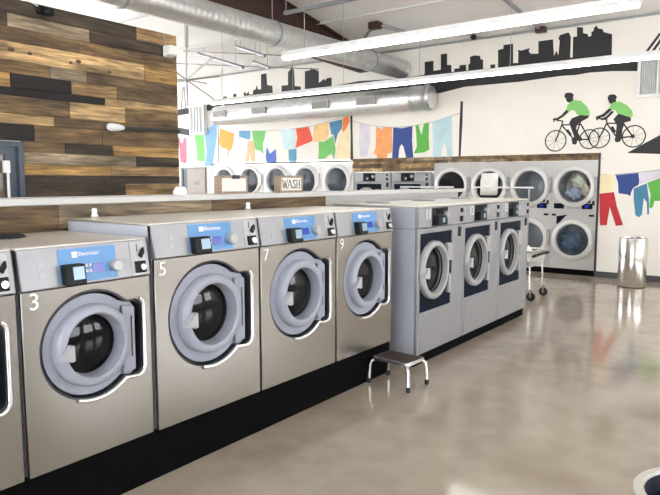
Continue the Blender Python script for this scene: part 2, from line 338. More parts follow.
LINE1 = [('painted_gloves','pink',[(-13.212,2.709),(-13.148,2.727),(-13.1,2.621),(-13.045,2.578),(-12.977,2.7),(-12.912,2.73),(-12.871,2.654),(-12.884,2.115),(-12.937,2.054),(-13.126,2.099),(-13.148,2.372)]),('painted_shirt','green',[(-12.569,2.786),(-12.398,2.799),(-12.357,2.736),(-12.313,2.795),(-12.206,2.77),(-12.196,2.102),(-12.469,2.107),(-12.491,2.354)]),('painted_trousers','sky',[(-12.191,2.87),(-12.052,2.943),(-12.008,2.841),(-11.964,2.959),(-11.816,3.03),(-11.729,3.045),(-11.738,2.69),(-11.835,2.336),(-11.921,1.977),(-12.2,1.98),(-12.129,2.344)]),('painted_shirt','amber',[(-11.618,2.89),(-11.128,2.743),(-11.178,2.512),(-11.248,2.359),(-11.321,2.341),(-11.341,2.185),(-11.379,2.245),(-11.36,2.362),(-11.585,2.428),(-11.674,2.529)]),('painted_cloth','teal',[(-10.968,2.805),(-10.594,2.787),(-10.608,2.606),(-10.635,2.577),(-10.971,2.659)]),('painted_trousers','peach',[(-10.681,2.549),(-10.564,2.561),(-10.451,2.474),(-10.458,2.043),(-10.564,2.045),(-10.608,2.229),(-10.667,2.047),(-10.77,2.048),(-10.708,2.349)]),('painted_shirt','green',[(-10.537,2.782),(-10.099,2.761),(-10.156,2.562),(-10.202,2.465),(-10.183,2.235),(-10.294,2.311),(-10.44,2.341),(-10.509,2.575)]),('painted_shirt','blue',[(-10.078,2.402),(-9.974,2.23),(-9.797,2.339),(-9.775,2.031),(-10.092,2.037),(-10.108,2.168)]),('painted_cloth','paleblue',[(-9.637,2.781),(-9.209,2.76),(-9.202,2.588),(-9.233,2.331),(-9.569,2.332),(-9.61,2.541)]),('painted_cloth','teal',[(-9.413,2.311),(-9.179,2.32),(-9.181,2.036),(-9.402,2.04)]),('painted_cloth','red',[(-9.188,2.766),(-8.823,2.788),(-8.716,2.537),(-8.717,2.476),(-9.212,2.337),(-9.148,2.554)]),('painted_cloth','tan',[(-8.665,2.811),(-8.269,2.865),(-8.277,2.61),(-8.315,2.491),(-8.489,2.467),(-8.689,2.444),(-8.709,2.568)]),('painted_cloth','steelblue',[(-8.258,2.856),(-7.91,2.905),(-7.917,2.713),(-8.032,2.599),(-8.095,2.393),(-8.11,2.483),(-8.144,2.589),(-8.201,2.592)]),('painted_cloth','orange',[(-7.895,2.924),(-7.749,2.969),(-7.72,2.85),(-7.785,2.736),(-7.895,2.608),(-7.906,2.712)]),('painted_shirt','green',[(-8.548,2.463),(-8.392,2.451),(-8.156,2.569),(-8.118,2.423),(-8.088,2.272),(-8.125,2.062),(-8.201,2.2),(-8.354,2.098),(-8.549,2.071),(-8.54,2.286)]),('painted_shirt','cream',[(-8.013,2.584),(-7.88,2.599),(-7.774,2.721),(-7.712,2.732),(-7.709,2.069),(-8.072,2.046),(-8.043,2.331)])]
LINE2 = [('painted_shirt','lilac',[(-7.469,2.792),(-7.223,2.742),(-7.203,2.39),(-7.288,2.104),(-7.447,2.107),(-7.484,2.459)]),('painted_shirt','peachorange',[(-7.057,2.699),(-6.982,2.681),(-6.921,2.622),(-6.898,2.686),(-6.681,2.666),(-6.675,2.174),(-6.781,2.149),(-6.79,2.05),(-7.027,2.055),(-7.045,2.141),(-7.114,2.157),(-7.064,2.3)]),('painted_trousers','navyblue',[(-6.656,2.665),(-6.466,2.642),(-6.217,2.671),(-6.222,2.383),(-6.185,2.045),(-6.345,2.049),(-6.412,2.279),(-6.462,2.336),(-6.509,2.254),(-6.53,2.053),(-6.671,2.056),(-6.659,2.371)]),('painted_shirt','green2',[(-6.148,2.686),(-6.085,2.683),(-6.014,2.484),(-5.962,2.698),(-5.855,2.719),(-5.859,2.45),(-5.836,2.206),(-5.952,2.155),(-6.177,2.139),(-6.11,2.269),(-6.13,2.516)]),('painted_trousers','paleblue2',[(-5.779,2.729),(-5.381,2.82),(-5.362,2.377),(-5.349,2.054),(-5.452,2.062),(-5.486,2.262),(-5.531,2.304),(-5.573,2.198),(-5.585,2.051),(-5.751,2.055),(-5.759,2.446)])]
LINE3 = [('painted_shirt','cream2',[(-2.683,1.708),(-2.468,1.707),(-2.46,1.425),(-2.684,1.397)]),('painted_trousers','crimson',[(-2.683,1.392),(-2.46,1.42),(-2.411,1.204),(-2.298,0.887),(-2.408,0.87),(-2.514,1.177),(-2.548,0.877),(-2.652,0.872),(-2.672,1.123)]),('painted_shirt','navyblue',[(-2.449,1.694),(-2.108,1.729),(-2.091,1.597),(-2.099,1.537),(-2.175,1.488),(-2.201,1.427),(-2.213,1.354),(-2.253,1.383),(-2.39,1.401),(-2.405,1.572)]),('painted_shirt','lilac',[(-2.09,1.728),(-1.786,1.778),(-1.78,1.663),(-2.089,1.549)]),('painted_trousers','steelblue',[(-2.167,1.481),(-1.98,1.566),(-1.939,1.31),(-1.924,1.083),(-1.949,1.065),(-1.965,1.262),(-2.012,1.333),(-2.028,1.068),(-2.064,1.023),(-2.121,1.053),(-2.159,1.307)]),('painted_shirt','green2',[(-1.973,1.573),(-1.779,1.653),(-1.674,1.667),(-1.656,1.292),(-1.858,1.288),(-1.875,1.192),(-1.906,1.167),(-1.929,1.191),(-1.916,1.382)])]
POST1 = [(-7.71,3.01),(-7.655,3.007),(-7.647,2.7),(-7.626,2.038),(-7.698,2.039),(-7.693,2.555)]
POST2 = [(-5.205,3.073),(-5.157,3.07),(-5.157,2.708),(-5.181,2.056),(-5.219,2.057),(-5.217,2.581)]
POST0 = [(-11.699,3.103),(-11.664,3.101),(-11.669,2.033),(-11.704,2.033)]
ROPE1 = [(-11.686,2.945),(-10.969,2.793),(-10.099,2.761),(-9.209,2.767),(-8.665,2.811),(-7.702,2.98)]
ROPE2 = [(-7.655,2.846),(-7.223,2.742),(-6.656,2.665),(-6.217,2.671),(-5.779,2.729),(-5.209,2.861)]
ROPE3 = [(-2.701,1.708),(-2.449,1.702),(-2.108,1.736),(-1.786,1.78),(-1.64,1.806)]

# ------------------------------------------------------------------ room shell
RZ0, RS, YB = 4.17, .18, 11.05                # eave height, roof slope, back wall plane
def roof_z(y): return RZ0 + RS * (YB - y)
XL, XR, YF = -14.5, 5.5, -4.2
struct(MB().box(XL, XR, YF, 12.4, -.12, 0).build('floor', 'floor'))
struct(MB().prism([(YF - .1, roof_z(YF - .1)), (12.4, roof_z(12.4)), (12.4, roof_z(12.4) + .1), (YF - .1, roof_z(YF - .1) + .1)], XL - .1, XR + .1, 'yz').build('ceiling', 'ceiling'))
EX0, EX1, EZ = -11.93, -2.69, 2.06            # the opening the dryer bank stands in
struct(MB().prism([(XL, 0), (EX0, 0), (EX0, EZ), (EX1, EZ), (EX1, 0), (XR, 0), (XR, roof_z(YB)), (XL, roof_z(YB))], YB, YB + .12, 'xz').build('wall_back', 'wall'))
struct(MB().box(EX0, EX1, 12.2, 12.3, 0, EZ + .05).build('wall_recess', 'wall'))
lh = [[(a, 1.0), (a + 2.4, 1.0), (a + 2.4, 3.6), (a, 3.6)] for a in (1.6, 4.6, 7.6)]
struct(MB().prism([[(YF, 0), (12.3, 0), (12.3, roof_z(12.3)), (YF, roof_z(YF))]] + lh, XL - .1, XL, 'yz').build('wall_far_left', 'wall'))
for i, a in enumerate((1.6, 4.6, 7.6)):
    w = MB()
    for z in (1.0, 2.28, 3.54): w.box(XL - .08, XL - .02, a, a + 2.4, z, z + .06)
    for y in (a, a + 1.17, a + 2.34): w.box(XL - .075, XL - .025, y, y + .06, 1.0, 3.6)
    struct(w.build('window_%d' % (i + 5), 'galv'))
# right wall with three window openings, front wall with a storefront opening: daylight comes in here
holes = [[(a, .9), (a + 2.6, .9), (a + 2.6, 2.9), (a, 2.9)] for a in (1.4, 4.9, 8.4)]
struct(MB().prism([[(YF, 0), (12.3, 0), (12.3, roof_z(12.3)), (YF, roof_z(YF))]] + holes, XR, XR + .15, 'yz').build('wall_right', 'wall'))
for i, a in enumerate((1.4, 4.9, 8.4)):
    w = MB()
    for z in (.9, 1.88, 2.84): w.box(XR + .03, XR + .1, a, a + 2.6, z, z + .06)
    for y in (a, a + 1.27, a + 2.54): w.box(XR + .035, XR + .095, y, y + .06, .9, 2.9)
    struct(w.build('window_%d' % (i + 1), 'galv'))
struct(MB().prism([[(XL, 0), (XR, 0), (XR, roof_z(YF)), (XL, roof_z(YF))], [(-6.2, .25), (1.4, .25), (1.4, 3.0), (-6.2, 3.0)]], YF - .15, YF, 'xz').build('wall_front', 'wall'))
w = MB()
for z in (.25, 2.2, 2.94): w.box(-6.2, 1.4, YF - .1, YF - .04, z, z + .06)
for k in range(5): w.box(-6.2 + k * 1.885, -6.14 + k * 1.885, YF - .095, YF - .045, .25, 3.0)
struct(w.build('window_4', 'galv'))
struct(MB().box(EX1 + .01, XR, YB - .015, YB - .001, 0, .1).build('baseboard_back', 'base'))
# eave angle along the top of the back wall
struct(MB().box(XL, XR, YB - .05, YB - .003, RZ0 - .03, RZ0 - .005).build('trim_1', 'galv'))
# thin dark trim over the white dryers and a dark strip painting the shaded gap at the opening's right
t = MB().box(EX0, -7.63, YB - .02, YB + .02, 2.0, 2.035).box(EX1 - .03, EX1 + .004, YB - .01, YB + .1, 0, EZ)
struct(t.build('trim_2', 'trimdark'))
# timber fascia over the grey machines
def c_(h): return tuple(int(h[i:i + 2], 16) / 255. for i in (0, 2, 4))
def lin(c): return tuple((x / 12.92 if x <= .04045 else ((x + .055) / 1.055) ** 2.4) for x in c)
DK, BK, MD, MB2, TN, LT, GT, OT = [lin(c_(h)) for h in ('43372a', '1d1816', '6c573d', '7a6142', 'a4845a', 'b9996c', '93826a', 'a8844f')]
fw = MB()
x = -7.63
for wd, col in ((1.3, MD), (1.1, GT), (1.5, MB2), (2.9, MD)):
    x1 = min(x + wd, EX1 - .035); fw.box(x, x1 - .004, YB - .025, YB + .1, 2.0, EZ, col); x = x1
x = -7.63
for wd, col in ((.8, TN), (1.4, MD), (1.2, GT), (2.6, MB2)):
    x1 = min(x + wd, EX1 - .035); fw.box(x, x1 - .004, YB - .022, YB + .1, 1.945, 1.997, col); x = x1
for z0, z1, cols in ((1.865, 1.943, (MD, TN)), (1.79, 1.862, (LT, MD))):
    fw.box(-7.63, -6.9 if z0 < 1.8 else -6.5, YB - .024, YB + .1, z0, z1, cols[0]); fw.box(-6.896 if z0 < 1.8 else -6.496, -5.74, YB - .022, YB + .1, z0, z1, cols[1])
struct(fw.build('trim_3', 'wood', bevel=.003))

# the reclaimed-board wall on the left with its doorway
WX, WY1 = -6.3, 5.28
rows = [(3.375, 3.228, [(4.70, DK), (9, TN)]), (3.228, 3.095, [(3.2, DK), (4.09, GT), (5.11, DK), (9, MD)]), (3.095, 2.958, [(3.96, MD), (9, MB2)]),
        (2.958, 2.777, [(4.79, LT), (9, OT)]), (2.777, 2.655, [(3.62, MB2), (4.04, GT), (9, MD)]), (2.655, 2.517, [(3.2, OT), (3.85, BK), (4.41, TN), (9, MD)]),
        (2.517, 2.439, [(4.25, BK), (4.75, LT), (9, LT)]), (2.439, 2.264, [(3.82, MD), (4.51, LT), (9, MB2)]), (2.264, 2.164, [(3.64, LT), (9, MD)]),
        (2.164, 2.0, [(3.42, BK), (4.2, MB2), (9, MB2)]), (2.0, 1.886, [(3.75, MD), (4.33, DK), (9, OT)]), (1.886, 1.769, [(4.64, GT), (9, DK)]),
        (1.769, 1.66, [(4.3, OT), (9, TN)]), (1.66, 1.565, [(4.2, DK), (9, DK)]), (1.565, 1.43, [(4.48, DK), (9, TN)])]
z = 1.43
while z > .05:
    h = min(random.uniform(.09, .15), z); rows.append((z, z - h, [(random.uniform(3.6, 4.6), random.choice([DK, MD, TN, GT])), (9, random.choice([MB2, OT, MD]))])); z -= h
DY0, DY1, DZ = 2.3, 3.29, 1.99
pw = MB()
for z1, z0, segs in rows:
    y = -1.5
    lst = [(random.uniform(.2, 1.6), random.choice([DK, MD, OT]))] + segs
    for ye, col in lst:
        ye = min(ye, WY1)
        jx = random.uniform(0, .006); v = random.uniform(.9, 1.12); cc = tuple(k * v for k in col)
        if z1 <= DZ + .02:
            for a, b in ((y, min(ye, DY0 - .001)), (max(y, DY1 + .001), ye)):
                if b - a > .02: pw.box(WX - .03, WX + jx, a, b - .003, z0 + .002, z1 - .001, cc)
        elif ye - y > .02: pw.box(WX - .03, WX + jx, y, ye - .003, z0 + .002, z1 - .001, cc)
        y = max(y, ye)
wl = struct(pw.build('wall_left', 'wood', bevel=.002))
struct(MB().prism([(-1.5, 0), (DY0, 0), (DY0, DZ), (DY1, DZ), (DY1, 0), (WY1 - .002, 0), (WY1 - .002, 3.37), (-1.5, 3.37)], WX - .16, WX - .031, 'yz').build('wall_left_back', 'wall'))
# knots in the pale plank are part of the board face
kn = MB()
for y, z_, r in ((3.22, 2.88, .022), (3.41, 2.87, .017), (3.94, 2.87, .02), (3.85, 2.845, .014), (4.32, 2.81, .014)):
    kn.add([(WX + .0065, y + 1.6 * r * math.cos(a * PI / 7), z_ + r * math.sin(a * PI / 7)) for a in range(14)], [tuple(range(14))])
k_ = struct(kn.build('trim_4', pbr('plank_knot', (.09, .045, .02), .7, var=.3, scale=40)))
k_.parent = wl

# door in the board wall
dr = MB().prism([[(DY0, 0), (DY1, 0), (DY1, DZ), (DY0, DZ)], [(DY0 + .05, .002), (DY1 - .05, .002), (DY1 - .05, DZ - .05), (DY0 + .05, DZ - .05)]], WX - .12, WX + .015, 'yz').build('door_1', 'navyframe', bevel=.004)
struct(dr)
MB().prism([[(DY0 + .055, .01), (DY1 - .055, .01), (DY1 - .055, DZ - .055), (DY0 + .055, DZ - .055)], [(DY0 + .15, .2), (DY1 - .17, .2), (DY1 - .17, DZ - .13), (DY0 + .15, DZ - .13)]], WX - .07, WX - .025, 'yz').build('door_leaf', 'navyframe', dr, bevel=.003)
MB().box(WX - .052, WX - .044, DY0 + .15, DY1 - .17, .2, DZ - .13).build('door_glass', 'doorglass', dr)
h = MB().box(WX - .024, WX + .012, 3.09, 3.15, 1.68, 1.80).tube([(WX + .0, 3.13, 1.68), (WX + .0, 3.13, 1.0)], .014)
tag(h.build('pull_handle', 'whitepaint', dr), 'white upright pull bar')

# beige door in the back wall, far left
bd = struct(MB().prism([[(-13.1, 0), (-12.15, 0), (-12.15, 1.95), (-13.1, 1.95)], [(-13.02, .002), (-12.2, .002), (-12.2, 1.9), (-13.02, 1.9)]], YB - .04, YB - .001, 'xz').build('door_2', 'mgrey'))
MB().box(-12.86, -12.2, YB - .022, YB - .002, .003, 1.9).build('door_leaf', 'beige', bd)
MB().box(-13.02, -12.86, YB - .012, YB - .002, .003, 1.9).build('door_gap', 'navyframe', bd)
MB().box(-12.62, -12.42, YB - .027, YB - .021, 1.5, 1.6).build('door_notice', 'mgrey', bd)

# bulkhead between the two rows of washers, with its white cap
BX = -3.52
bw = MB()
for z0, z1 in ((0, .3), (.3, .6), (.6, .9), (.9, 1.18), (1.18, 1.32), (1.32, 1.46)):
    y = -1.5
    while y < 4.66:
        e = min(y + random.uniform(1.1, 2.2), 4.66); cc = random.choice([MD, GT, MD]); v = random.uniform(.8, 1.1)
        bw.box(BX - .02, BX, y, e - .003, z0 + .001, z1 - .001, tuple(k * v for k in cc)); y = e
bh = struct(bw.build('wall_bulkhead', 'wood', bevel=.002))
struct(MB().box(BX - .22, BX - .021, -1.5, 7.5, 0, 1.46).build('wall_bulkhead_core', 'capwhite'))
struct(MB().box(BX - .26, BX + .05, -1.5, 7.58, 1.461, 1.502).build('trim_5', 'capwhite', bevel=.006))

# ------------------------------------------------------------------ machines
def recess_path(cx, cz, R, s, n=40, d=0., lobe=.33):
    """outline of the door well: a circle with a squarer lobe on the handle side"""
    R = R + d
    a = math.radians(50)
    p = circ(cx, cz, R, n, a, 2 * PI - a, True)
    xr = cx + lobe * s + d; zt = cz + .215 * s + d; zb = cz - .24 * s - d; r = .055 * s
    xn = cx + .232 * s
    p += [(xn, zb + .003), (xr - r, zb)]
    p += circ(xr - r, zb + r, r, 6, -PI / 2 + .2, 0, True) + circ(xr - r, zt - r, r, 6, 0, PI / 2 - .2, True)
    p += [(xr - r, zt), (xn, zt - .003)]
    return p

def door_parts(t, cx, cz, s, ring_mat, glass, y0=.0, hook=True, rg=.165, ro=.228):
    """swinging door: moulded ring, glass bowl, catch; drum behind it"""
    R, r = ro * s, rg * s
    d = thing_part('door', t)
    MB().lathe([(R, y0 + .03), (R, y0 - .018), (R - .008, y0 - .03), (R - .02 * s, y0 - .036), (r + .022 * s, y0 - .039), (r + .012 * s, y0 - .034), (r + .004, y0 + .0), (r, y0 + .035), (r, y0 + .045), (R - .02, y0 + .045)], (cx, 0, cz), 'y', 56, True).build('door_ring', ring_mat, d)
    MB().lathe([(0, y0 + .012), (r * .5, y0 + .018), (r * .85, y0 + .03), (r + .002, y0 + .04)], (cx, 0, cz), 'y', 40).build('door_glass', glass, d)
    if hook:
        o_ = cx - r; k = MB().prism([(o_ - .07 * s, cz - .035 * s), (o_ - .062 * s, cz - .018 * s), (o_ - .03 * s, cz + .004 * s), (o_ - .008 * s, cz + .036 * s), (o_ + .01 * s, cz + .036 * s), (o_ + .012 * s, cz - .045 * s), (o_ - .008 * s, cz - .05 * s), (o_ - .03 * s, cz - .04 * s)], y0 - .068, y0 - .034, 'xz').build('door_catch', 'catch', d, bevel=.006)
        tag(k, 'small white arrow-shaped catch')
    return d

def thing_part(name, parent):
    o = bpy.data.objects.new(name, None); COL.objects.link(o); o.parent = parent; o.empty_display_size = .05; return o

def washer(label, y0, W, H, X=-2.68, zb=.27, number=None, sx=1., sd=1., ph=.185, cx=.385, cz=.575, dep=.80):
    t = thing('front_load_washer', label, 'washing machine', (X, y0, zb), PI / 2, 'stainless front-load washers in the near row')
    zp = H - ph
    # cabinet shell, open at the front
    MB().prism([[(0, 0), (W, 0), (W, H - .014), (0, H - .014)], [(.01, .01), (W - .01, .01), (W - .01, H - .03), (.01, H - .03)]], .022, dep, 'xz').box(.005, W - .005, dep - .02, dep - .005, .005, H - .03).build('cabinet', 'side', t, bevel=.004)
    MB().box(-.002, W + .002, .025, dep, H - .013, H).build('lid', 'lid', t, bevel=.005)
    if sx < .9: MB().lathe([(0, H + .016), (.12 * sx, H + .014), (.135 * sx, H + .001), (0, H + .001)], (W * .33, dep - .2, 0), 'z', 32).build('soap_hopper', 'dark', t)
    path = recess_path(cx, cz, .305 * sd, sd)
    MB().prism([[(0, .0), (W, .0), (W, zp - .004), (0, zp - .004)], path], 0, .021, 'xz').build('front_panel', 'steel', t, bevel=.003)
    # well behind the door, its shade painted in as near-black
    inner = recess_path(cx, cz, .305 * sd, sd, d=.002)
    mb = MB().prism([inner, recess_path(cx, cz, .305 * sd, sd, d=-.008)], .004, .085, 'xz')
    mb.prism([inner, circ(cx, cz, .172 * sd, 40)], .075, .085, 'xz')
    mb.build('door_well', 'recess_shade', t)
    MB().lathe([(.185 * sd, .09), (.19 * sd, .12), (.24 * sd, .14), (.24 * sd, .42), (.05, .44), (0, .42)], (cx, 0, cz), 'y', 40).build('drum', 'drum', t)
    # plate of the door that fills the well to the right, then the ring on it
    d = door_parts(t, cx, cz, sd, 'doorgrey', 'glass')
    pl = recess_path(cx, cz, .290 * sd, sd, d=-.008, lobe=.292)
    MB().prism([pl, circ(cx, cz, .20 * sd, 40)], .018, .05, 'xz').build('door_plate', 'doorgrey', d, bevel=.008)
    MB().prism([(cx + .19 * sd, cz - .215 * sd), (cx + .272 * sd, cz - .205 * sd), (cx + .272 * sd, cz + .175 * sd), (cx + .19 * sd, cz + .185 * sd)], -.004, .02, 'xz').build('grip_plate', 'doorgrey', d, bevel=.008)
    q = cx + .245 * sd
    MB().box(q, q + .006, -.006, -.003, cz - .12 * sd, cz + .12 * sd).build('grip_slot', 'dark', d)
    # chrome lip along the underside and handle side of the well
    pp = recess_path(cx, cz, .305 * sd, sd, d=.004)
    i0 = next(i for i, (a, b) in enumerate(pp) if i > 20 and a > cx - .10)
    lip = [(a, -.004, b) for a, b in pp[i0:-3]]
    MB().tube(lip, .0095 * sd + .003, 10).build('chrome_lip', 'chrome', t)
    # sloping control panel
    def sh(mb): return mb.shear(zp, H, .03)
    sh(MB().box(0, W, -.012, .03, zp, H - .006)).build('control_panel', 'panel', t, bevel=.006)
    P = lambda mb: sh(mb)
    bx0, bx1 = .235 * sx - (.02 if sx < 1 else 0), .56 * sx
    f = ph / .185
    zz = lambda v: zp + v * f
    P(MB().box(bx0, bx1, -.0145, -.012, zz(.012), zz(.165))).build('blue_overlay', 'blue', t)
    P(MB().box(bx0 + .08 * sx, bx0 + .112 * sx, -.016, -.0145, zz(.124), zz(.15))).build('panel_emblem', 'number', t)
    P(text_mb('Electrolux', .030 * sx, bx0 + .118 * sx, zz(.137), -.0148, .0012, 'LEFT')).build('panel_lettering', 'number', t)
    c = P(MB().box(bx0 + .005, bx0 + .12 * sx, -.062, -.014, zz(.006), zz(.098))).build('card_reader', 'dark', t, bevel=.006)
    P(MB().box(bx0 + .045 * sx, bx0 + .108 * sx, -.0645, -.062, zz(.032), zz(.088))).build('reader_screen', 'lcdlit', c)
    P(MB().box(.405 * sx, .475 * sx, -.0165, -.0145, zz(.046), zz(.09))).build('display', 'lcd', t)
    b = MB()
    for bz in (.052, .078):
        for bx in (.365, .387): b.box(bx * sx, (bx + .013) * sx, -.0165, -.0145, zz(bz), zz(bz + .012))
    P(b).build('buttons', 'white', t)
    P(MB().lathe([(0, -.05), (.026 * sx, -.05), (.032 * sx, -.044), (.034 * sx, -.013), (0, -.013)], (.545 * sx, 0, zz(.07)), 'y', 28)).build('dial', 'silver', t)
    co = P(MB().box(W - .128 * sx, W - .028 * sx, -.0155, -.012, zz(.006), zz(.17))).build('coin_plate', 'silver', t, bevel=.002)
    P(MB().prism([(W - .062 * sx, zz(.09)), (W - .04 * sx, zz(.115)), (W - .04 * sx, zz(.14)), (W - .05 * sx, zz(.135)), (W - .075 * sx, zz(.105))], -.03, -.0155, 'xz').box(W - .082 * sx, W - .078 * sx, -.0175, -.0155, zz(.12), zz(.16))).build('coin_slot', 'dark', co)
    P(MB().box(W - .105 * sx, W - .035 * sx, -.026, -.0155, zz(.018), zz(.075))).build('coin_box', 'dark', co, bevel=.003)
    P(MB().lathe([(0, -.036), (.017 * sx, -.036), (.02 * sx, -.026), (0, -.026)], (W - .062 * sx, 0, zz(.047)), 'y', 20)).build('coin_lock', 'chrome', co)
    dc = MB()
    for dz in (.05, .09): dc.box(.10 * sx, .128 * sx, -.0135, -.012, zz(dz), zz(dz + .025))
    P(dc).build('panel_marks', 'galv', t)
    if number:
        text_mb(number, .108, .052 * max(sx, .9) + (.012 if sx < 1 else 0), zp - .05 * sx - .01, -.001, .0015).build('number', 'number', t)
    return t

washer('stainless front-load washer cut off by the left edge of the photo', .66, .675, 1.035, sx=.86, sd=.87, ph=.19, cx=.337, cz=.546, zb=.275)
washer('shorter stainless front-load washer numbered 3 with a blue control panel', 1.357, .675, 1.035, number='3', sx=.86, sd=.87, ph=.19, cx=.337, cz=.546, zb=.275)
washer('large stainless front-load washer numbered 5, between washers 3 and 7', 2.065, .79, 1.11, number='5')
washer('large stainless front-load washer numbered 7, between washers 5 and 9', 2.872, .79, 1.11, number='7')
washer('stainless front-load washer numbered 9, last of its kind before the grey machines', 3.68, .765, 1.11, number='9', sx=.97)
p = MB().box(-3.48, -2.70, .3, 4.46, 0, .268)
tag(p.build('machine_plinth', 'black', bevel=.004), 'long black plinth under the stainless washers', 'plinth')
p = MB().box(-3.46, -2.60, 4.70, 7.36, 0, .098)
tag(p.build('machine_plinth', 'black', bevel=.004), 'low black plinth under the grey washers 11 to 15', 'plinth')

def grey_washer(label, loc, rotz, number=None, group=None, W=.885, H=1.295, dep=.88):
    t = thing('cabinet_washer', label, 'washing machine', loc, rotz, group)
    cx, cz, s = .292, .72, 1.09
    MB().prism([[(0, 0), (W, 0), (W, H - .02), (0, H - .02)], [(.012, .012), (W - .012, .012), (W - .012, H - .04), (.012, H - .04)]], .03, dep, 'xz').box(.005, W - .005, dep - .02, dep - .004, .005, H - .03).build('cabinet', 'side', t, bevel=.004)
    MB().box(-.004, W - .004, .0, dep, H - .019, H).build('lid', 'lid', t, bevel=.006)
    MB().lathe([(0, H + .014), (.11, H + .012), (.125, H + .001), (0, H + .001)], (W * .3, dep - .3, 0), 'z', 28).build('soap_hopper', 'greyside', t)
    fr = [[(0, 0), (W, 0), (W, 1.095), (0, 1.095)], [(.045, .365), (.655, .365), (.655, 1.05), (.045, 1.05)]]
    MB().prism(fr, 0, .028, 'xz').build('front_frame', 'greyside', t, bevel=.006)
    MB().prism([[(.042, .362), (.658, .362), (.658, 1.053), (.042, 1.053)], circ(cx, cz, .20, 40)], .015, .027, 'xz').build('door_surround', 'navy', t)
    MB().box(.05, .66, -.006, .002, .02, .345).build('service_panel', 'greyside', t, bevel=.008)
    MB().lathe([(.2, .03), (.21, .06), (.26, .09), (.26, .45), (.05, .47), (0, .45)], (cx, 0, cz), 'y', 40).build('drum', 'drum', t)
    d = door_parts(t, cx, cz, s, 'doorpale', 'glass', y0=.002, rg=.184, ro=.238)
    for yy in (.30, .62): MB().box(-.0025, 0, yy, yy + .012, .0, H - .03).build('side_seam', 'greyside', t)
    MB().box(-.0025, 0, .03, dep, 1.088, 1.098).build('side_seam', 'greyside', t)
    MB().box(cx + .225, cx + .318, -.03, .014, cz + .06, cz + .22).build('handle_plate', 'doorpale', d, bevel=.006)
    MB().box(cx + .25, cx + .30, -.028, .014, cz - .24, cz - .06).build('hinge_plate', 'doorpale', d, bevel=.006)
    MB().box(0, W, -.014, .03, 1.10, H - .022).build('control_panel', 'panel', t, bevel=.008)
    v = MB()
    for k in range(8): v.box(.035, .095, -.0165, -.014, 1.125 + k * .017, 1.135 + k * .017)
    v.build('vent_slots', 'galv', t)
    c = MB().box(.215, .515, -.018, -.014, 1.108, H - .026).build('display_panel', 'dark', t, bevel=.002)
    MB().box(.30, .40, -.024, -.018, 1.215, 1.26).build('display', 'navy', c)
    k = MB().box(.255, .40, -.062, -.018, 1.118, 1.20).build('card_reader', 'dark', c, bevel=.006)
    MB().box(.33, .375, -.064, -.062, 1.14, 1.18).build('reader_screen', 'lcdlit', k)
    MB().lathe([(0, -.05), (.027, -.05), (.033, -.043), (.034, -.018), (0, -.018)], (.468, 0, 1.2), 'y', 24).build('dial', 'silver', t)
    co = MB().box(.76, .83, -.018, -.014, 1.115, 1.265).build('coin_plate', 'silver', t, bevel=.002)
    MB().box(.78, .815, -.03, -.018, 1.21, 1.25).box(.775, .82, -.028, -.018, 1.125, 1.175).build('coin_slot', 'dark', co)
    MB().box(.775, .825, -.008, 0, .985, 1.075).build('cash_lock', 'dark', t)
    if number: text_mb(number, .125, .15, 1.21, -.0155, .002, sx=.85).build('number', 'number', t)
    return t
for i, (n, y) in enumerate((('11', 4.69), ('13', 5.58), ('15', 6.47))):
    grey_washer(['tall grey washer with navy front numbered 11, nearest the step stool', 'tall grey washer with navy front numbered 13, between washers 11 and 15', 'tall grey washer with navy front numbered 15, at the aisle end of the row'][i],
                (-2.57, y, .1), PI / 2, n, 'grey cabinet washers at the end of the near row')
# the pair set in the back wall under the timber
for i, (x, nm) in enumerate(((-7.6, 'left'), (-6.69, 'right'))):
    grey_washer(['grey washer set in the back wall, right beside the last white dryer', 'grey washer set in the back wall, left of the grey stacked dryers'][i], (x, YB + .03, .49), 0, None, 'grey washers in the back wall')
p = MB().box(-7.62, -5.76, YB + .04, YB + .9, 0, .488)
tag(p.build('machine_plinth', 'black', bevel=.004), 'black raised plinth under the two grey washers in the back wall', 'plinth')

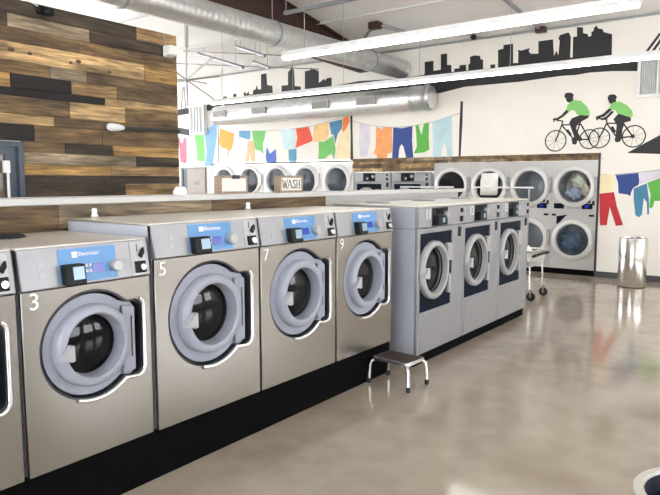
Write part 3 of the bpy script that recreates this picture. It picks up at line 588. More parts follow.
def stack_dryer(label, x, W, group, body, glasses, zc=(1.505, .60), z0=.1, H=1.84, r=.345):
    """two dryers one above the other in one cabinet"""
    t = thing('stacked_dryer', label, 'dryer', (x, YB + .012, z0), 0, group)
    hs = [[(a, b) for a, b in circ(W / 2, zc_ - z0, r * .80, 40)] for zc_ in zc]
    MB().prism([[(0, 0), (W, 0), (W, H), (0, H)]] + hs, 0, .03, 'xz').build('front_panel', body, t, bevel=.005)
    MB().prism([[(0.004, 0), (W - .004, 0), (W - .004, H), (0.004, H)], [(.015, .015), (W - .015, .015), (W - .015, H - .015), (.015, H - .015)]], .03, .9, 'xz').box(.01, W - .01, .88, .9, .01, H - .01).build('cabinet', body, t)
    for zc_, gm in zip(zc, glasses):
        z = zc_ - z0
        d = thing_part('door', t)
        MB().lathe([(r, .0), (r, -.03), (r - .02, -.05), (r - .06, -.055), (r * .80, -.045), (r * .77, -.02), (r * .77, .02), (r * .9, .0)], (W / 2, 0, z), 'y', 56, True).build('door_ring', 'whitepaint' if body == 'whitepaint' else 'dryerring', d)
        MB().lathe([(0, -.032), (r * .5, -.03), (r * .775, -.015)], (W / 2, 0, z), 'y', 40).build('door_glass', gm, d)
        MB().box(W / 2 + r * .93, W / 2 + r * 1.07, -.045, 0, z - .10, z + .17).build('door_hinge', 'whitepaint' if body == 'whitepaint' else 'doorpale', d, bevel=.006)
        MB().lathe([(r * .80, .03), (r * .86, .1), (r * .86, .6), (0, .62)], (W / 2, 0, z), 'y', 36).build('drum', 'drum', t)
    if body != 'whitepaint':
        for k, zq in ((0, 1.03), (1, 1.03)):
            xx = .05 if k == 0 else W - .24
            pn = MB().box(xx, xx + .17, -.012, 0, zq, zq + .1 - .1 * z0).build('display_panel', 'navy', t, bevel=.002)
            if k: MB().box(xx + .05, xx + .11, -.014, -.012, zq + .025, zq + .065).build('display', 'lcd', pn)
        zz = 1.015 - .0
        MB().box(.27, .47, -.008, 0, 1.03 - .0, 1.11).build('maker_plate', 'silver', t, bevel=.002)
        MB().prism([(W - .30, 1.135), (W - .105, 1.135), (W - .105, 1.30), (W - .17, 1.245)], -.006, 0, 'xz').build('instruction_decal', 'navy', t)
        MB().prism([(.10, .90), (.28, .93), (.22, .87), (.14, .78), (.10, .76)], -.006, 0, 'xz').build('instruction_decal', 'navy', t)
        MB().box(W - .075, W - .04, -.008, 0, 1.10, 1.17).build('coin_slot', 'dark', t)
        for a, b in ((W - .12, W - .04), (.02, .09)): MB().box(a, b, -.008, 0, .905, .94).build('coin_box', 'dark', t)
        MB().box(.03, W - .03, -.004, 0, .03, .17).build('kick_panel', body, t, bevel=.003)
    else:
        MB().box(W - .2, W - .08, -.01, 0, 1.0, 1.06).build('display_panel', 'dark', t)
    return t
gl = ['grey stacked dryer next to the wall-set washers, its top seen behind washer 11', 'grey stacked dryer partly hidden by the hanging white cloth', 'grey stacked dryer behind the laundry cart pole', 'grey stacked dryer with clothes behind its upper glass, at the right end of the bank']
for i in range(4):
    stack_dryer(gl[i], -5.735 + i * .755, .752, 'grey stacked dryers in the back wall', 'dryergrey', ('glassclear' if i == 3 else 'glassblue' if i == 2 else 'glass', 'glassblue'))
wl_ = ['white stacked dryer furthest left, behind the blank framed sign', 'white stacked dryer second from the left, half hidden by the blank framed sign', 'white stacked dryer in the middle of the five, half hidden by the WASH sign', 'white stacked dryer just right of the WASH sign', 'white stacked dryer at the right end of the white ones, beside the timber']
for i in range(5):
    stack_dryer(wl_[i], -11.92 + i * .858, .854, 'white stacked dryers in the back wall', 'whitepaint', ('glassblue', 'glass'), zc=(1.6, .62), H=1.89, r=.36)
p = MB().box(-5.735, -2.73, YB + .035, YB + .85, 0, .098)
tag(p.build('machine_plinth', 'black'), 'low black plinth under the grey stacked dryers', 'plinth')
p = MB().box(-11.92, -7.64, YB + .035, YB + .85, 0, .098)
tag(p.build('machine_plinth', 'black'), 'low black plinth under the white stacked dryers', 'plinth')

# laundry behind the upper glass of the last dryer
def heap(name, label, mat, c, r, seed, cat='laundry'):
    rnd = random.Random(seed); mb = MB()
    ph = [(rnd.uniform(2, 5), rnd.uniform(0, 6), rnd.uniform(2, 5)) for _ in range(5)]
    mb.ball(c, r[0], r[1], r[2], 36, 22)
    out = []
    for x, y, z in mb.v:
        d = Vector((x - c[0], y - c[1], z - c[2])); n = d.normalized() if d.length > 1e-6 else Vector((0, 0, 1))
        k = 1 + sum(.075 * math.sin(a * 2 * n.x + b + c2 * 2 * n.z + a * n.y) for a, b, c2 in ph)
        out.append((c[0] + d.x * k, c[1] + d.y * k, c[2] + d.z * k))
    mb.v = out
    return tag(mb.build(name, mat), label, cat, 'laundry in the dryer')
heap('towel', 'pale green towel at the top of the clothes in the last dryer', 'cloth_green', (-3.06, YB + .15, 1.60), (.12, .09, .12), 3)
heap('shirt', 'pale blue shirt lying low in the last dryer', 'cloth_blue', (-3.14, YB + .14, 1.385), (.14, .10, .10), 5)
heap('towel', 'cream towel on the right of the clothes in the last dryer', 'cloth_cream', (-2.92, YB + .13, 1.43), (.085, .08, .11), 8)
heap('laundry', 'blue laundry turning behind the lower glass of the last dryer', 'wash', (-3.15, YB + .2, .56), (.19, .13, .18), 17)

# ------------------------------------------------------------------ small things on and by the near row
def framed_sign(label, y0, y1, x, z, hgt, text=None, clip=False, turn=0.):
    w = y1 - y0
    t = thing('wash_sign' if text else 'framed_sign', label, 'sign', (x, y0, z), PI / 2 + turn)
    MB().prism([[(0, 0), (w, 0), (w, hgt), (0, hgt)], [(.018, .018), (w - .018, .018), (w - .018, hgt - .018), (.018, hgt - .018)]], 0, .07, 'xz').build('frame', 'signwood', t, bevel=.002)
    MB().box(.017, w - .017, .006, .064, .017, hgt - .017).build('board', 'paper', t)
    if text:
        # condensed serif capitals from strokes
        G = dict(W=[((0, 1), (.28, 0)), ((.28, 0), (.5, .8)), ((.5, .8), (.72, 0)), ((.72, 0), (1, 1))], A=[((0, 0), (.45, 1)), ((.45, 1), (.95, 0)), ((.2, .38), (.75, .38))],
                 S=[((.8, .82), (.55, 1)), ((.55, 1), (.25, .93)), ((.25, .93), (.18, .7)), ((.18, .7), (.8, .36)), ((.8, .36), (.75, .1)), ((.75, .1), (.45, 0)), ((.45, 0), (.12, .2))],
                 H=[((.15, 0), (.15, 1)), ((.85, 0), (.85, 1)), ((.15, .5), (.85, .5))])
        SER = dict(W=[(0, 1), (1, 1), (.5, .8)], A=[(0, 0), (.95, 0)], S=[], H=[(.15, 0), (.85, 0), (.15, 1), (.85, 1)])
        mb = MB(); gx = .035; gw = (w - .07) / 4.3; gh = hgt * .5; gz = hgt * .25
        for ch in text:
            ww = gw * (1.15 if ch in 'WA' else .9)
            for j, ((a, b), (c, d)) in enumerate(G[ch]):
                th = .0075 if not (ch == 'W' and j in (1, 3) or ch == 'A' and j in (0, 2) or ch == 'H' and j == 2) else .004
                p, q = Vector((gx + a * ww, gz + b * gh)), Vector((gx + c * ww, gz + d * gh)); n = (q - p).normalized(); m_ = Vector((-n.y, n.x)) * th / 2; p -= n * th * .3; q += n * th * .3
                mb.prism([tuple(p + m_), tuple(q + m_), tuple(q - m_), tuple(p - m_)], .003, .006, 'xz')
            for a, b in SER[ch]:
                mb.prism([(gx + a * ww - .011, gz + b * gh - .002), (gx + a * ww + .011, gz + b * gh - .002), (gx + a * ww + .011, gz + b * gh + .002), (gx + a * ww - .011, gz + b * gh + .002)], .0035, .006, 'xz')
            gx += ww + gw * .06
        mb.build('lettering', 'ink', t)
    if clip: MB().box(w * .42, w * .68, -.006, .004, hgt - .024, hgt + .004).build('clip', 'ink', t, bevel=.002)
    return t
framed_sign('square wood-framed sign reading WASH on the white ledge', 4.0, 4.30, -3.50, 1.503, .142, 'WASH')
framed_sign('wood-framed blank white sign with a dark clip on the ledge', 3.32, 3.615, -3.50, 1.503, .138, None, True)
b = MB().prism([(2.92, 1.503), (3.0, 1.503), (3.0, 1.53), (2.985, 1.56), (2.945, 1.56), (2.92, 1.53)], -3.56, -3.50, 'yz')
tag(b.build('sensor_box', 'white', bevel=.004), 'small white box on the ledge beside the end of the board wall', 'box')
for i, (y, z0, lab) in enumerate(((1.46, 1.311, 'small white valve cap behind washer 3, near the left edge'), (2.22, 1.385, 'small white valve cap at the left rear of washer 5'), (3.55, 1.385, 'small white valve cap standing behind washer 7'))):
    t = tag(MB().lathe([(0, z0 + .05), (.012, z0 + .05), (.016, z0 + .044), (.016, z0 + .012), (.022, z0 + .01), (.022, z0), (0, z0)], (-3.44, y, 0), 'z', 16).build('valve_cap', 'white'), lab, 'pipe cap', 'white valve caps behind the washers')

# step stool
st = thing('step_stool', 'low step stool with dark ribbed top and bright tube legs beside washer 11', 'stool', (-2.485, 4.235, 0), math.radians(-4))
sm = MB().box(-.162, .162, -.118, .118, .196, .216); sm.build('seat', 'tread', st, bevel=.006)
rb = MB()
for k in range(13): rb.box(-.158, .158, -.111 + k * .017, -.102 + k * .017, .216, .2185)
rb.build('tread_ribs', 'tread', st)
MB().prism([rrect(-.169, .169, -.125, .125, .02), rrect(-.161, .161, -.117, .117, .015)], .190, .217, 'xy').build('seat_rim', 'alum', st)
for sx in (-1, 1):
    for sy in (-1, 1):
        pts = [(sx * .145, sy * .113, .19), (sx * .163, sy * .12, .187), (sx * .175, sy * .125, .17), (sx * .18, sy * .127, .145), (sx * .186, sy * .132, .03)]
        lg = MB().tube(pts, .012, 10).build('leg', 'alum', st)
        MB().lathe([(0, 0), (.017, 0), (.018, .035), (.013, .04), (0, .04)], (sx * .1865, sy * .132, .0), 'z', 14).build('rubber_foot', 'rubber', lg)

# trash can
tc = thing('trash_can', 'tall round stainless trash can against the white wall by the dryers', 'trash can', (-2.0, 10.37, 0))
MB().lathe([(0, .012), (.195, .012), (.2, .02), (.2, .74), (.196, .748), (.185, .748), (.183, .735), (.183, .03), (0, .03)], (0, 0, 0), 'z', 56).build('can_body', 'can', tc)
MB().lathe([(.0, 0), (.192, 0), (.192, .012), (0, .012)], (0, 0, 0), 'z', 40).build('can_base', 'rubber', tc)
MB().lathe([(.182, .735), (.16, .70), (.15, .4), (0, .36)], (0, 0, 0), 'z', 30).build('bin_liner', 'liner', tc)

# round tub in the near right corner, filled with dark laundry
tb = thing('laundry_tub', 'round cream tub holding dark blue laundry, cut off by the bottom right corner', 'tub', (-.198, 2.56, 0))
MB().lathe([(.211, .455), (.205, .42), (.16, .05), (0, .045)], (0, 0, 0), 'z', 64).build('liner', 'liner', tb)
MB().lathe([(0, .0), (.20, .0), (.21, .01), (.24, .44), (.25, .452), (.25, .46), (.245, .466), (.219, .466), (.214, .458), (.207, .42), (.175, .02), (0, .02)], (0, 0, 0), 'z', 64).build('tub_body', 'tubcream', tb)
o = heap('laundry', 'dark blue laundry heaped inside the cream tub', 'cloth_navy', (-.198, 2.56, .39), (.155, .155, .045), 12); del o['group']

# laundry carts behind the end of the row
def cart(label, x0, x1, y0=8.32, y1=8.78, group='wire laundry carts'):
    t = thing('laundry_cart', label, 'laundry cart', ((x0 + x1) / 2, (y0 + y1) / 2, 0), 0, group)
    w, d = (x1 - x0) / 2, (y1 - y0) / 2
    zt, zb = .66, .46
    b = MB().tube([(-w, -d, zt), (w, -d, zt), (w, d, zt), (-w, d, zt)], .014, 8, True)
    b.tube([(-w * .94, -d * .94, zb), (w * .94, -d * .94, zb), (w * .94, d * .94, zb), (-w * .94, d * .94, zb)], .007, 6, True)
    for k in range(9):
        u = -1 + k / 4.
        b.tube([(u * w, -d, zt), (u * w * .94, -d * .94, zb), (u * w * .94, d * .94, zb), (u * w, d, zt)], .0035, 5)
        b.tube([(-w, u * d, zt), (-w * .94, u * d * .94, zb), (w * .94, u * d * .94, zb), (w, u * d, zt)], .0035, 5)
    for f in (.33, .66):
        z = zt + (zb - zt) * f; k = 1 - .06 * f
        b.tube([(-w * k, -d * k, z), (w * k, -d * k, z), (w * k, d * k, z), (-w * k, d * k, z)], .0035, 5, True)
    b.build('wire_basket', 'alum', t)
    MB().tube([(w * .98, -d * .9, .60), (w + .03, -d, .615), (w + .05, 0, .63), (w + .03, d, .615), (w * .98, d * .9, .60)], .02, 8).build('bumper', 'rubber', t)
    for sx in (-1, 1):
        for sy in (-1, 1):
            lg = MB().tube([(sx * w * .93, sy * d * .93, zb), (sx * w * .95, sy * d * .95, .15)], .011, 8).build('leg', 'alum', t)
            q = (sx * w * .95 + .015, sy * d * .95)
            MB().lathe([(.0, -.014), (.05, -.014), (.06, -.008), (.06, .008), (.05, .014), (0, .014)], (q[0], q[1], .06), 'y', 22).build('caster', 'rubber', lg)
            MB().box(q[0] - .012, q[0] + .012, q[1] - .024, q[1] - .017, .05, .15).box(q[0] - .012, q[0] + .012, q[1] + .017, q[1] + .024, .05, .15).box(q[0] - .022, q[0] + .012, q[1] - .024, q[1] + .024, .145, .155).build('caster_fork', 'alum', lg)
    s_ = MB()
    s_.tube([(-w * .94, -d * .94, .25), (w * .94, -d * .94, .25), (w * .94, d * .94, .25), (-w * .94, d * .94, .25)], .006, 6, True)
    for k in range(7): s_.tube([(-w * .94, -d * .94 + k * d * 1.88 / 6, .25), (w * .94, -d * .94 + k * d * 1.88 / 6, .25)], .003, 5)
    s_.build('lower_shelf', 'alum', t)
    g = MB()
    for sx in (-1, 1): g.tube([(sx * (w - .17), 0, zb - .0), (sx * (w - .17), 0, 1.51)], .009, 8)
    g.build('poles', 'galv', t)
    MB().tube([(-(w - .17) - .06, 0, 1.51), ((w - .17) + .06, 0, 1.51)], .011, 8).build('hanging_bar', 'whitepaint', t)
    return t
cart('wire laundry cart with white laundry, just past the end of washer 15', -3.91, -2.81, 8.26, 8.80)
cart('wire laundry cart standing behind washers 11 and 13', -5.12, -4.0)
o = heap('laundry', 'white laundry heaped in the wire cart past the row end', 'cloth_white', (-3.12, 8.53, .60), (.26, .19, .12), 21); del o['group']
cl = MB()
n = 14
for s_ in (0, 1):
    pass
pts = []
for k in range(n + 1):
    u = k / n; pts.append((-3.685 + .245 * u, .012 * math.sin(u * 9)))
outer = [(x, 8.55 - .02 + w) for x, w in pts]; 
# a folded sheet: front fall, fold over the bar, rear fall
prof = [(-.020, 1.40), (-.022, 1.5), (-.018, 1.60), (-.012, 1.70), (.0, 1.712), (.012, 1.70), (.018, 1.6), (.022, 1.5), (.020, 1.42)]
V = []; F = []
for i, (x, w) in enumerate(pts):
    for dy, z in prof: V.append((x + (.012 if z > 1.6 else 0), 8.55 + dy + w * .4, z))
for i in range(n):
    for j in range(len(prof) - 1):
        a = i * len(prof) + j; F.append((a, a + 1, a + 1 + len(prof), a + len(prof)))
cl.add(V, F); o = cl.build('white_cloth', 'cloth_white'); so = o.modifiers.new('thick', 'SOLIDIFY'); so.thickness = .004
tag(o, 'folded white cloth standing over the cart hanging bar in front of the dryers', 'cloth')

# ------------------------------------------------------------------ on the board wall
t = thing('wall_lamp', 'white bullet-shaped lamp on a dark conduit along the board wall', 'lamp', (WX + .02, 4.24, 2.2))
MB().lathe([(0, -.02), (.025, -.012), (.042, .01), (.046, .05), (.04, .12), (.028, .18), (.016, .2), (0, .2)], (.045, 0, 0), 'y', 28).build('lamp_head', 'white', t)
MB().tube([(.03, .19, .002), (.022, 1.02, .012)], .021, 10).build('conduit', 'trimdark', t)
t = thing('wall_speaker', 'small white speaker box at the top corner of the board wall', 'speaker', (WX + .012, 5.06, 3.09))
MB().prism([(0, 0), (.12, .02), (.135, .13), (0, .13)], 0, .14, 'xz').build('speaker_case', 'white', t, bevel=.01)
MB().tube([(.01, .05, .13), (.012, .03, .2), (.0, .02, .27)], .005, 6).build('cable', 'wire', t)
t = thing('security_camera', 'black device with a white cable at the top left of the board wall', 'camera', (WX + .01, 3.5, 3.28))
MB().box(0, .04, .0, .16, 0, .08).build('mount', 'dark', t, bevel=.008)
MB().ball((.075, .08, .02), .05, .05, .045).build('dome', 'dark', t)
MB().tube([(.02, .02, .06), (.03, -.05, .08), (.012, -.12, .1)], .006, 6).build('cable', 'white', t)

# ------------------------------------------------------------------ overhead
# spiral ducts
MB_ = MB().lathe([(.182, YF), (.182, 10.98), (.175, 11.02), (.17, 11.02), (.17, YF)], (-6.43, 0, 3.77), 'y', 40)
dl = thing('spiral_duct', 'long galvanised spiral duct running from the top left to the back wall', 'duct', (0, 0, 0))
MB_.build('duct_tube', 'duct_long', dl)
for y in (2.0, 4.6, 7.2, 9.8):
    MB().lathe([(.182, y - .02), (.193, y - .018), (.193, y + .018), (.182, y + .02)], (-6.43, 0, 3.77), 'y', 40).build('joint_band', 'galv', dl)
    MB().tube([(-6.43, y, 3.95), (-6.43, y, roof_z(y) + .02)], .006, 6).build('hanger_rod', 'wire', dl)
dx = thing('spiral_duct', 'shorter galvanised duct with grilles along the back wall, over the painted clothesline', 'duct', (0, 0, 0))
R2, Y2, Z2 = .225, 10.72, 3.15
MB().lathe([(0, -11.42), (R2 - .05, -11.42), (R2, -11.36), (R2, -6.05), (R2 + .012, -6.03), (R2 + .012, -5.98), (R2, -5.96), (R2, -5.72), (R2 - .03, -5.62), (0, -5.60)], (0, Y2, Z2), 'x', 44).build('duct_tube', 'duct_cross', dx)
MB().lathe([(R2, -5.735), (R2 + .016, -5.73), (R2 + .016, -5.69), (R2, -5.685)], (0, Y2, Z2), 'x', 44).build('end_band', 'silver', dx)
for x in (-11.05, -9.79, -8.07, -6.95):
    g = MB().box(x - .22, x + .22, Y2 - R2 - .035, Y2 - R2 + .03, Z2 - .07, Z2 + .08).build('register', 'silver', dx, bevel=.003)
    s_ = MB()
    for k in range(7): s_.box(x - .19, x + .19, Y2 - R2 - .042, Y2 - R2 - .035, Z2 - .052 + k * .018, Z2 - .042 + k * .018)
    s_.box(x - .19, x + .19, Y2 - R2 - .0375, Y2 - R2 - .0349, Z2 - .055, Z2 + .066)
    s_.build('grille', 'grille', g)
for x in (-11.2, -9.0, -5.9): MB().tube([(x, Y2, Z2 + R2 - .01), (x, Y2, roof_z(Y2) + .02)], .005, 6).build('hanger_rod', 'wire', dx)

# rows of LED strip lights
def strip(label, x0, x1, y, z, group='suspended LED light strips'):
    t = thing('strip_light', label, 'light', (x0, y, z), 0, group)
    L = x1 - x0
    MB().prism([(-.05, .0), (.05, .0), (.035, .06), (-.035, .06)], 0, L, 'yz').build('housing', 'whitepaint', t)
    MB().prism([(-.042, -.001), (-.04, -.02), (-.02, -.032), (.02, -.032), (.04, -.02), (.042, -.001)], .01, L - .01, 'yz').build('diffuser', 'lamp', t)
    k = max(2, int(L / 2.4) + 1)
    for i in range(k):
        x = .3 + (L - .6) * i / (k - 1)
        MB().tube([(x, 0, .055), (x, 0, roof_z(y) - z + .02)], .0035, 5).build('hanging_wire', 'wire', t)
    return t
strip('nearer lit white strip light crossing in front of the long duct', -4.83, -1.12, 5.6, 3.0)
strip('farther lit white strip light running full width before the painted skyline', -9.02, -.2, 8.38, 3.06)
strip('added unseen strip light brightening the lids of washers 5 and 7', -4.9, -3.0, 2.9, 3.95)  # extra lamp added to brighten lids, ledge and boards
strip('added unseen strip light brightening the lids of the leftmost washers', -4.9, -3.0, .9, 3.95)  # another lamp added over the lids, outside the view
strip('added unseen strip light brightening the bay behind the board wall', -13.6, -7.6, 4.4, 3.3)  # hidden lamp added to brighten the far left bay
strip('second added unseen strip light brightening the bay behind the board wall', -13.6, -7.2, 2.4, 3.3)  # second hidden lamp added for the same bay

# unlit channel hung from the roof
t = thing('strut_channel', 'grey strut channel hung below the roof at the top of the photo', 'channel', (0, 0, 0))
MB().box(-6.45, -1.2, 7.47, 7.53, 4.1, 4.15).build('channel', 'galv', t, bevel=.004)
for x in (-6.42, -5.3, -3.4): MB().tube([(x, 7.5, 4.14), (x, 7.5, roof_z(7.5) + .02)], .007, 6).build('hanger_rod', 'wire', t)

# red-oxide rafter, purlins, bracing
rf = thing('roof_rafter', 'dark red steel rafter just behind the long duct', 'rafter', (0, 0, 0))
pr = [(10.98, 3.82), (10.98, roof_z(10.98) - .03), (YF + .1, roof_z(YF + .1) - .03), (YF + .1, 5.3), (2.0, 4.1), (8.6, 3.9)]
MB().prism(pr, -7.32, -7.30, 'yz').build('web', 'rafter', rf)
fl = MB(); 
for off, pts in ((0, [(10.98, 3.80), (8.6, 3.885), (2.0, 4.085), (YF + .1, 5.29)]),):
    fl.prism(pts + [(b_[0], b_[1] + .02) for b_ in reversed(pts)], -7.42, -7.20, 'yz')
fl.prism([(10.98, roof_z(10.98) - .03), (YF + .1, roof_z(YF + .1) - .03), (YF + .1, roof_z(YF + .1) - .005), (10.98, roof_z(10.98) - .005)], -7.42, -7.20, 'yz')
fl.build('flange', 'rafter', rf)
br = thing('flange_brace', 'short dark red brace between the rafter and a purlin under the roof', 'brace', (0, 0, 0))
nz = roof_z(9.74)
MB().box(-6.36, -6.16, 9.66, 9.82, nz - .12, nz - .01).build('gusset', 'rafter', br)
MB().tube([(-6.3, 9.74, nz - .07), (-7.2, 10.3, 3.98)], .028, 6).build('strut', 'rod', br)
MB().tube([(-6.22, 9.76, nz - .06), (-5.55, 10.6, 4.17)], .03, 6).build('tie', 'galv', br)
ylist = (-2.6, -1.1, .4, 1.9, 3.4, 4.9, 6.4, 7.9, 9.4)
for i, y in enumerate(ylist):
    z = roof_z(y)
    o = MB().box(XL + .01, XR - .01, y - .035, y + .035, z - .03, z - .002).build('trim_%d' % (i + 6), 'ceiling'); struct(o)
t = thing('roof_brace', 'grey channel running up the roof slope above the tallest painted towers', 'channel', (0, 0, 0))
MB().tube([(-3.72, 10.86, roof_z(10.86) - .045), (-3.9, 9.2, roof_z(9.2) - .045), (-4.2, 6.0, roof_z(6.0) - .045)], .03, 6).build('channel', 'galv', t)
MB().box(-3.78, -3.62, 10.84, 10.97, roof_z(10.9) - .11, roof_z(10.97) - .01).build('end_clip', 'rafter', t)
tag(MB().ball((-4.89, 10.86, roof_z(10.86) - .045), .055, .055, .05).build('roof_sensor', 'dark'), 'small dark round knob under the roof edge above the skyline', 'sensor')
# rods, star hub and grey bars in the far left bay
hb = thing('rod_star', 'hanging white hub with thin rods radiating from it, beside the board wall', 'rod star', (-9.75, 8.4, 3.557))
MB().ball((0, 0, 0), .045, .045, .04).build('hub', 'galv', hb)
MB().tube([(0, 0, .03), (.02, 0, .62)], .02, 10).build('stem', 'whitepaint', hb)
MB().tube([(.02, 0, .6), (.03, 0, roof_z(8.4) - 3.557 - .01)], .042, 12).build('sleeve', 'whitepaint', hb)
for (x, z, y, r, mt) in ((.74, .35, 0, .022, 'whitepaint'), (.81, .0, .1, .012, 'rod'), (.68, -.14, -.1, .012, 'rod'), (1.0, -.60, .1, .014, 'rod'), (-.62, .33, .1, .014, 'rod'), (-.65, .06, -.1, .012, 'rod'), (-.5, -.42, .1, .014, 'whitepaint'), (.02, -.5, 0, .02, 'whitepaint')):
    MB().tube([(0, 0, 0), (x, y, z)], r, 8).build('rod', mt, hb)
for i, (a, b, r, nm) in enumerate((((-10.66, 9.5, 4.33), (-9.29, 9.5, 3.90), .035, 'longest grey bar low in the far left roof bay'), ((-9.48, 9.5, 4.34), (-8.69, 9.5, 4.06), .032, 'grey bar under the long duct in the far left roof bay'), ((-9.01, 9.5, 3.98), (-8.56, 9.5, 3.81), .032, 'shortest grey bar beside the long duct in the far left roof bay'))):
    t = thing('sway_bar', nm, 'bar', (0, 0, 0), 0, 'grey bars in the far left roof bay')
    MB().tube([a, b], r, 8).build('bar', 'galv', t)
    for f in (.15, .85):
        q = Vector(a).lerp(Vector(b), f); MB().tube([q, (q.x, q.y, roof_z(q.y) + .02)], .005, 6).build('hanger_rod', 'wire', t)
for i, (a, b, nm) in enumerate((((-11.1, 9.5, 4.44), (-7.43, 9.5, 3.90), 'thin brown tie rod sloping from the hub sleeve to the long duct'), ((-12.9, 9.6, 4.42), (-7.43, 9.6, 3.69), 'thin brown tie rod crossing behind the white rod star'))):
    tag(MB().tube([a, b], .012, 6).build('tie_rod', 'rod'), nm, 'rod', 'brown tie rods in the far left roof bay')

# ------------------------------------------------------------------ wall fittings
def louver(label, x0, x1, z0, z1, dep, n, back='grille'):
    t = thing('wall_vent', label, 'vent', (x0, YB - .001, z0))
    w, h_ = x1 - x0, z1 - z0
    MB().prism([[(0, 0), (w, 0), (w, h_), (0, h_)], [(.05, .05), (w - .05, .05), (w - .05, h_ - .05), (.05, h_ - .05)]], -dep, 0, 'xz').build('frame', 'whitepaint', t, bevel=.004)
    s_ = MB(); k = int((w - .1) / n)
    for i in range(k):
        x = .05 + (i + .5) * (w - .1) / k
        s_.add([(x - .004, -dep * .9, .05), (x + .012, -dep * .2, .05), (x + .012, -dep * .2, h_ - .05), (x - .004, -dep * .9, h_ - .05), (x + .0, -dep * .9, .05), (x + .016, -dep * .2, .05), (x + .016, -dep * .2, h_ - .05), (x, -dep * .9, h_ - .05)], [(0, 1, 2, 3), (7, 6, 5, 4), (0, 4, 5, 1), (3, 2, 6, 7), (0, 3, 7, 4), (1, 5, 6, 2)])
    s_.build('slats', 'whitepaint', t)
    for f in (.27, .5, .73): MB().box(.05 + (w - .1) * f - .012, .05 + (w - .1) * f + .012, -dep, -dep + .02, .05, h_ - .05).build('divider', 'whitepaint', t)
    MB().box(.048, w - .048, -.006, -.001, .048, h_ - .048).build('duct_mouth', back, t)
    return t
louver('white louvred vent high on the right wall above the black sloping silhouette', -2.19, -1.2, 2.90, 3.55, .05, .03)
louver('white louvred vent box between the painted clothes and the board wall', -12.62, -12.08, 2.76, 3.50, .12, .022, 'whitepaint')

# ------------------------------------------------------------------ paintings on the back wall (flat paint, a couple of millimetres proud)
YM = YB - .0005
def paint(pts, d=.003, lift=0.): return MB().prism(pts, YM - d - lift, YM - lift, 'xz')
def seg_mb(mb, p, q, w, d=.003):
    p, q = Vector(p), Vector(q); n = (q - p).normalized(); m_ = Vector((-n.y, n.x)) * w / 2
    return mb.prism([tuple(p + m_), tuple(q + m_), tuple(q - m_), tuple(p - m_)], YM - d, YM, 'xz')
sk = thing('skyline_mural', 'black painted city skyline across the top of the white back wall', 'mural', (0, 0, 0))
for p in SKY: paint(p, .0032).build('painted_towers', 'mblack', sk)
paint(HILL).build('painted_ground', 'mblack', sk)
paint(ROAD).build('painted_ground', 'mblack', sk)
mb = MB()
for p in SPIRE: mb.prism(p, YM - .003, YM, 'xz')
mb.build('painted_spire', 'mgrey', sk)
cm = thing('bridge_mural', 'black painted bridge cables above the right wall vent', 'mural', (0, 0, 0))
for p in CABLE: paint(p).build('painted_cable', 'mblack', cm)
tag(paint(CAR).build('silhouette_mural', 'mblack'), 'black painted sloping silhouette at the right edge, beside the rear cyclist', 'mural')
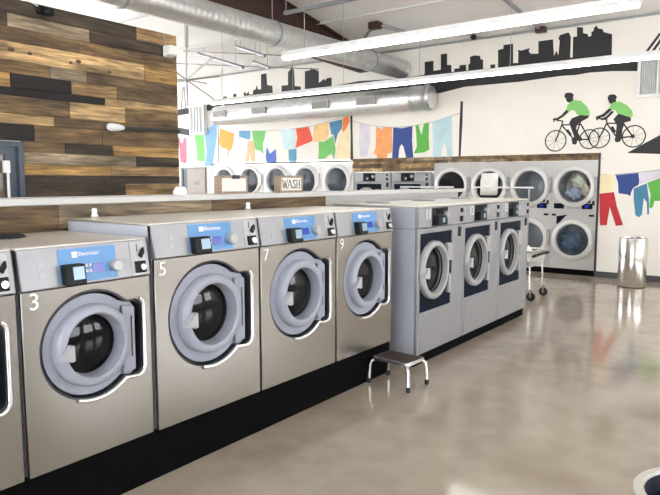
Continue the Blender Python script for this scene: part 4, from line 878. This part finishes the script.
for i, c in enumerate(CYC):
    t = thing('cyclist_mural', ['painted cyclist in a green shirt riding in front, nearer the dryers', 'painted cyclist in a green shirt riding behind, nearer the vent'][i], 'mural', (0, 0, 0), 0, 'painted cyclists on the back wall')
    mb = MB().prism(c['head'], YM - .0055, YM, 'xz')
    for p in c['limbs']: mb.prism(p, YM - .005, YM, 'xz')
    mb.build('painted_rider', 'mblack', t)
    paint(c['shirt'], .006).build('painted_shirt', 'mgreen', t)
    fr = MB()
    for p in c['lines']:
        for a, b in zip(p, p[1:]): seg_mb(fr, a, b, .022 if len(c['lines']) and p is not c['lines'][-1] else .04)
    for k in ('crank', 'hub'): fr.prism(circ(c[k][0], c[k][1], abs(c[k][2]), 20), YM - .0035, YM, 'xz')
    fr.build('painted_frame', 'mblack', t)
    for wx, wz, wr in c['wheels']:
        wr = abs(wr); w_ = MB().prism([circ(wx, wz, wr, 44), circ(wx, wz, wr - .019, 44)], YM - .003, YM, 'xz')
        for k in range(9):
            a = k * 2 * PI / 9 + .3; seg_mb(w_, (wx, wz), (wx + (wr - .01) * math.cos(a), wz + (wr - .01) * math.sin(a)), .004, .0025)
        w_.build('painted_wheel', 'mblack', t)
CN = dict(pink='pink', green='bright green', sky='sky blue', amber='amber orange', teal='teal', peach='peach', blue='royal blue', paleblue='very pale blue', red='red', tan='tan', steelblue='steel blue', orange='orange', cream='cream', lilac='pale lilac', peachorange='soft orange', navyblue='navy blue', green2='leaf green', paleblue2='pale blue', cream2='pale yellow', crimson='crimson')
for nm, line, rope, posts, lab in (('LINE1', LINE1, ROPE1, (POST1,), 'long painted clothesline of colourful clothes above the white dryers'), ('LINE2', LINE2, ROPE2, (POST2,), 'painted clothesline of five garments between two black posts'), ('LINE3', LINE3, ROPE3, (), 'painted clothesline with red trousers right of the dryers')):
    t = thing('clothesline_mural', lab, 'mural', (0, 0, 0), 0, 'painted clotheslines on the back wall')
    for k, (n_, col, p) in enumerate(line):
        tag(paint(p, .003 + .0004 * (k % 4)).build(n_, 'mural_' + col, t), CN[col] + ' ' + n_.replace('_', ' '))
    rp_ = MB()
    for a, b in zip(rope, rope[1:]): seg_mb(rp_, a, b, .008, .002)
    rp_.build('painted_rope', 'mgrey', t)
    for p in posts: paint(p, .0035).build('painted_post', 'mblack', t)
    if nm == 'LINE1': paint(POST0, .003).build('painted_post', 'mgrey', t)

# ------------------------------------------------------------------ light and camera
wd = bpy.data.worlds.new('daylight'); scene.world = wd; wd.use_nodes = True
bg = wd.node_tree.nodes['Background']; bg.inputs['Color'].default_value = (.93, .965, 1, 1); bg.inputs['Strength'].default_value = 5.2

cam = bpy.data.cameras.new('camera'); co = bpy.data.objects.new('camera', cam); COL.objects.link(co)
cam.sensor_width = 36; cam.lens = 631 / 660 * 36
co.location = (0, 0, 1.6); co.rotation_euler = (math.radians(90 - 6.016), 0, math.radians(36.704))
scene.camera = co
vs = scene.view_settings; vs.view_transform = 'Standard'; vs.look = 'None'; vs.gamma = 1; vs.use_curve_mapping = False
vs.exposure = 1.27
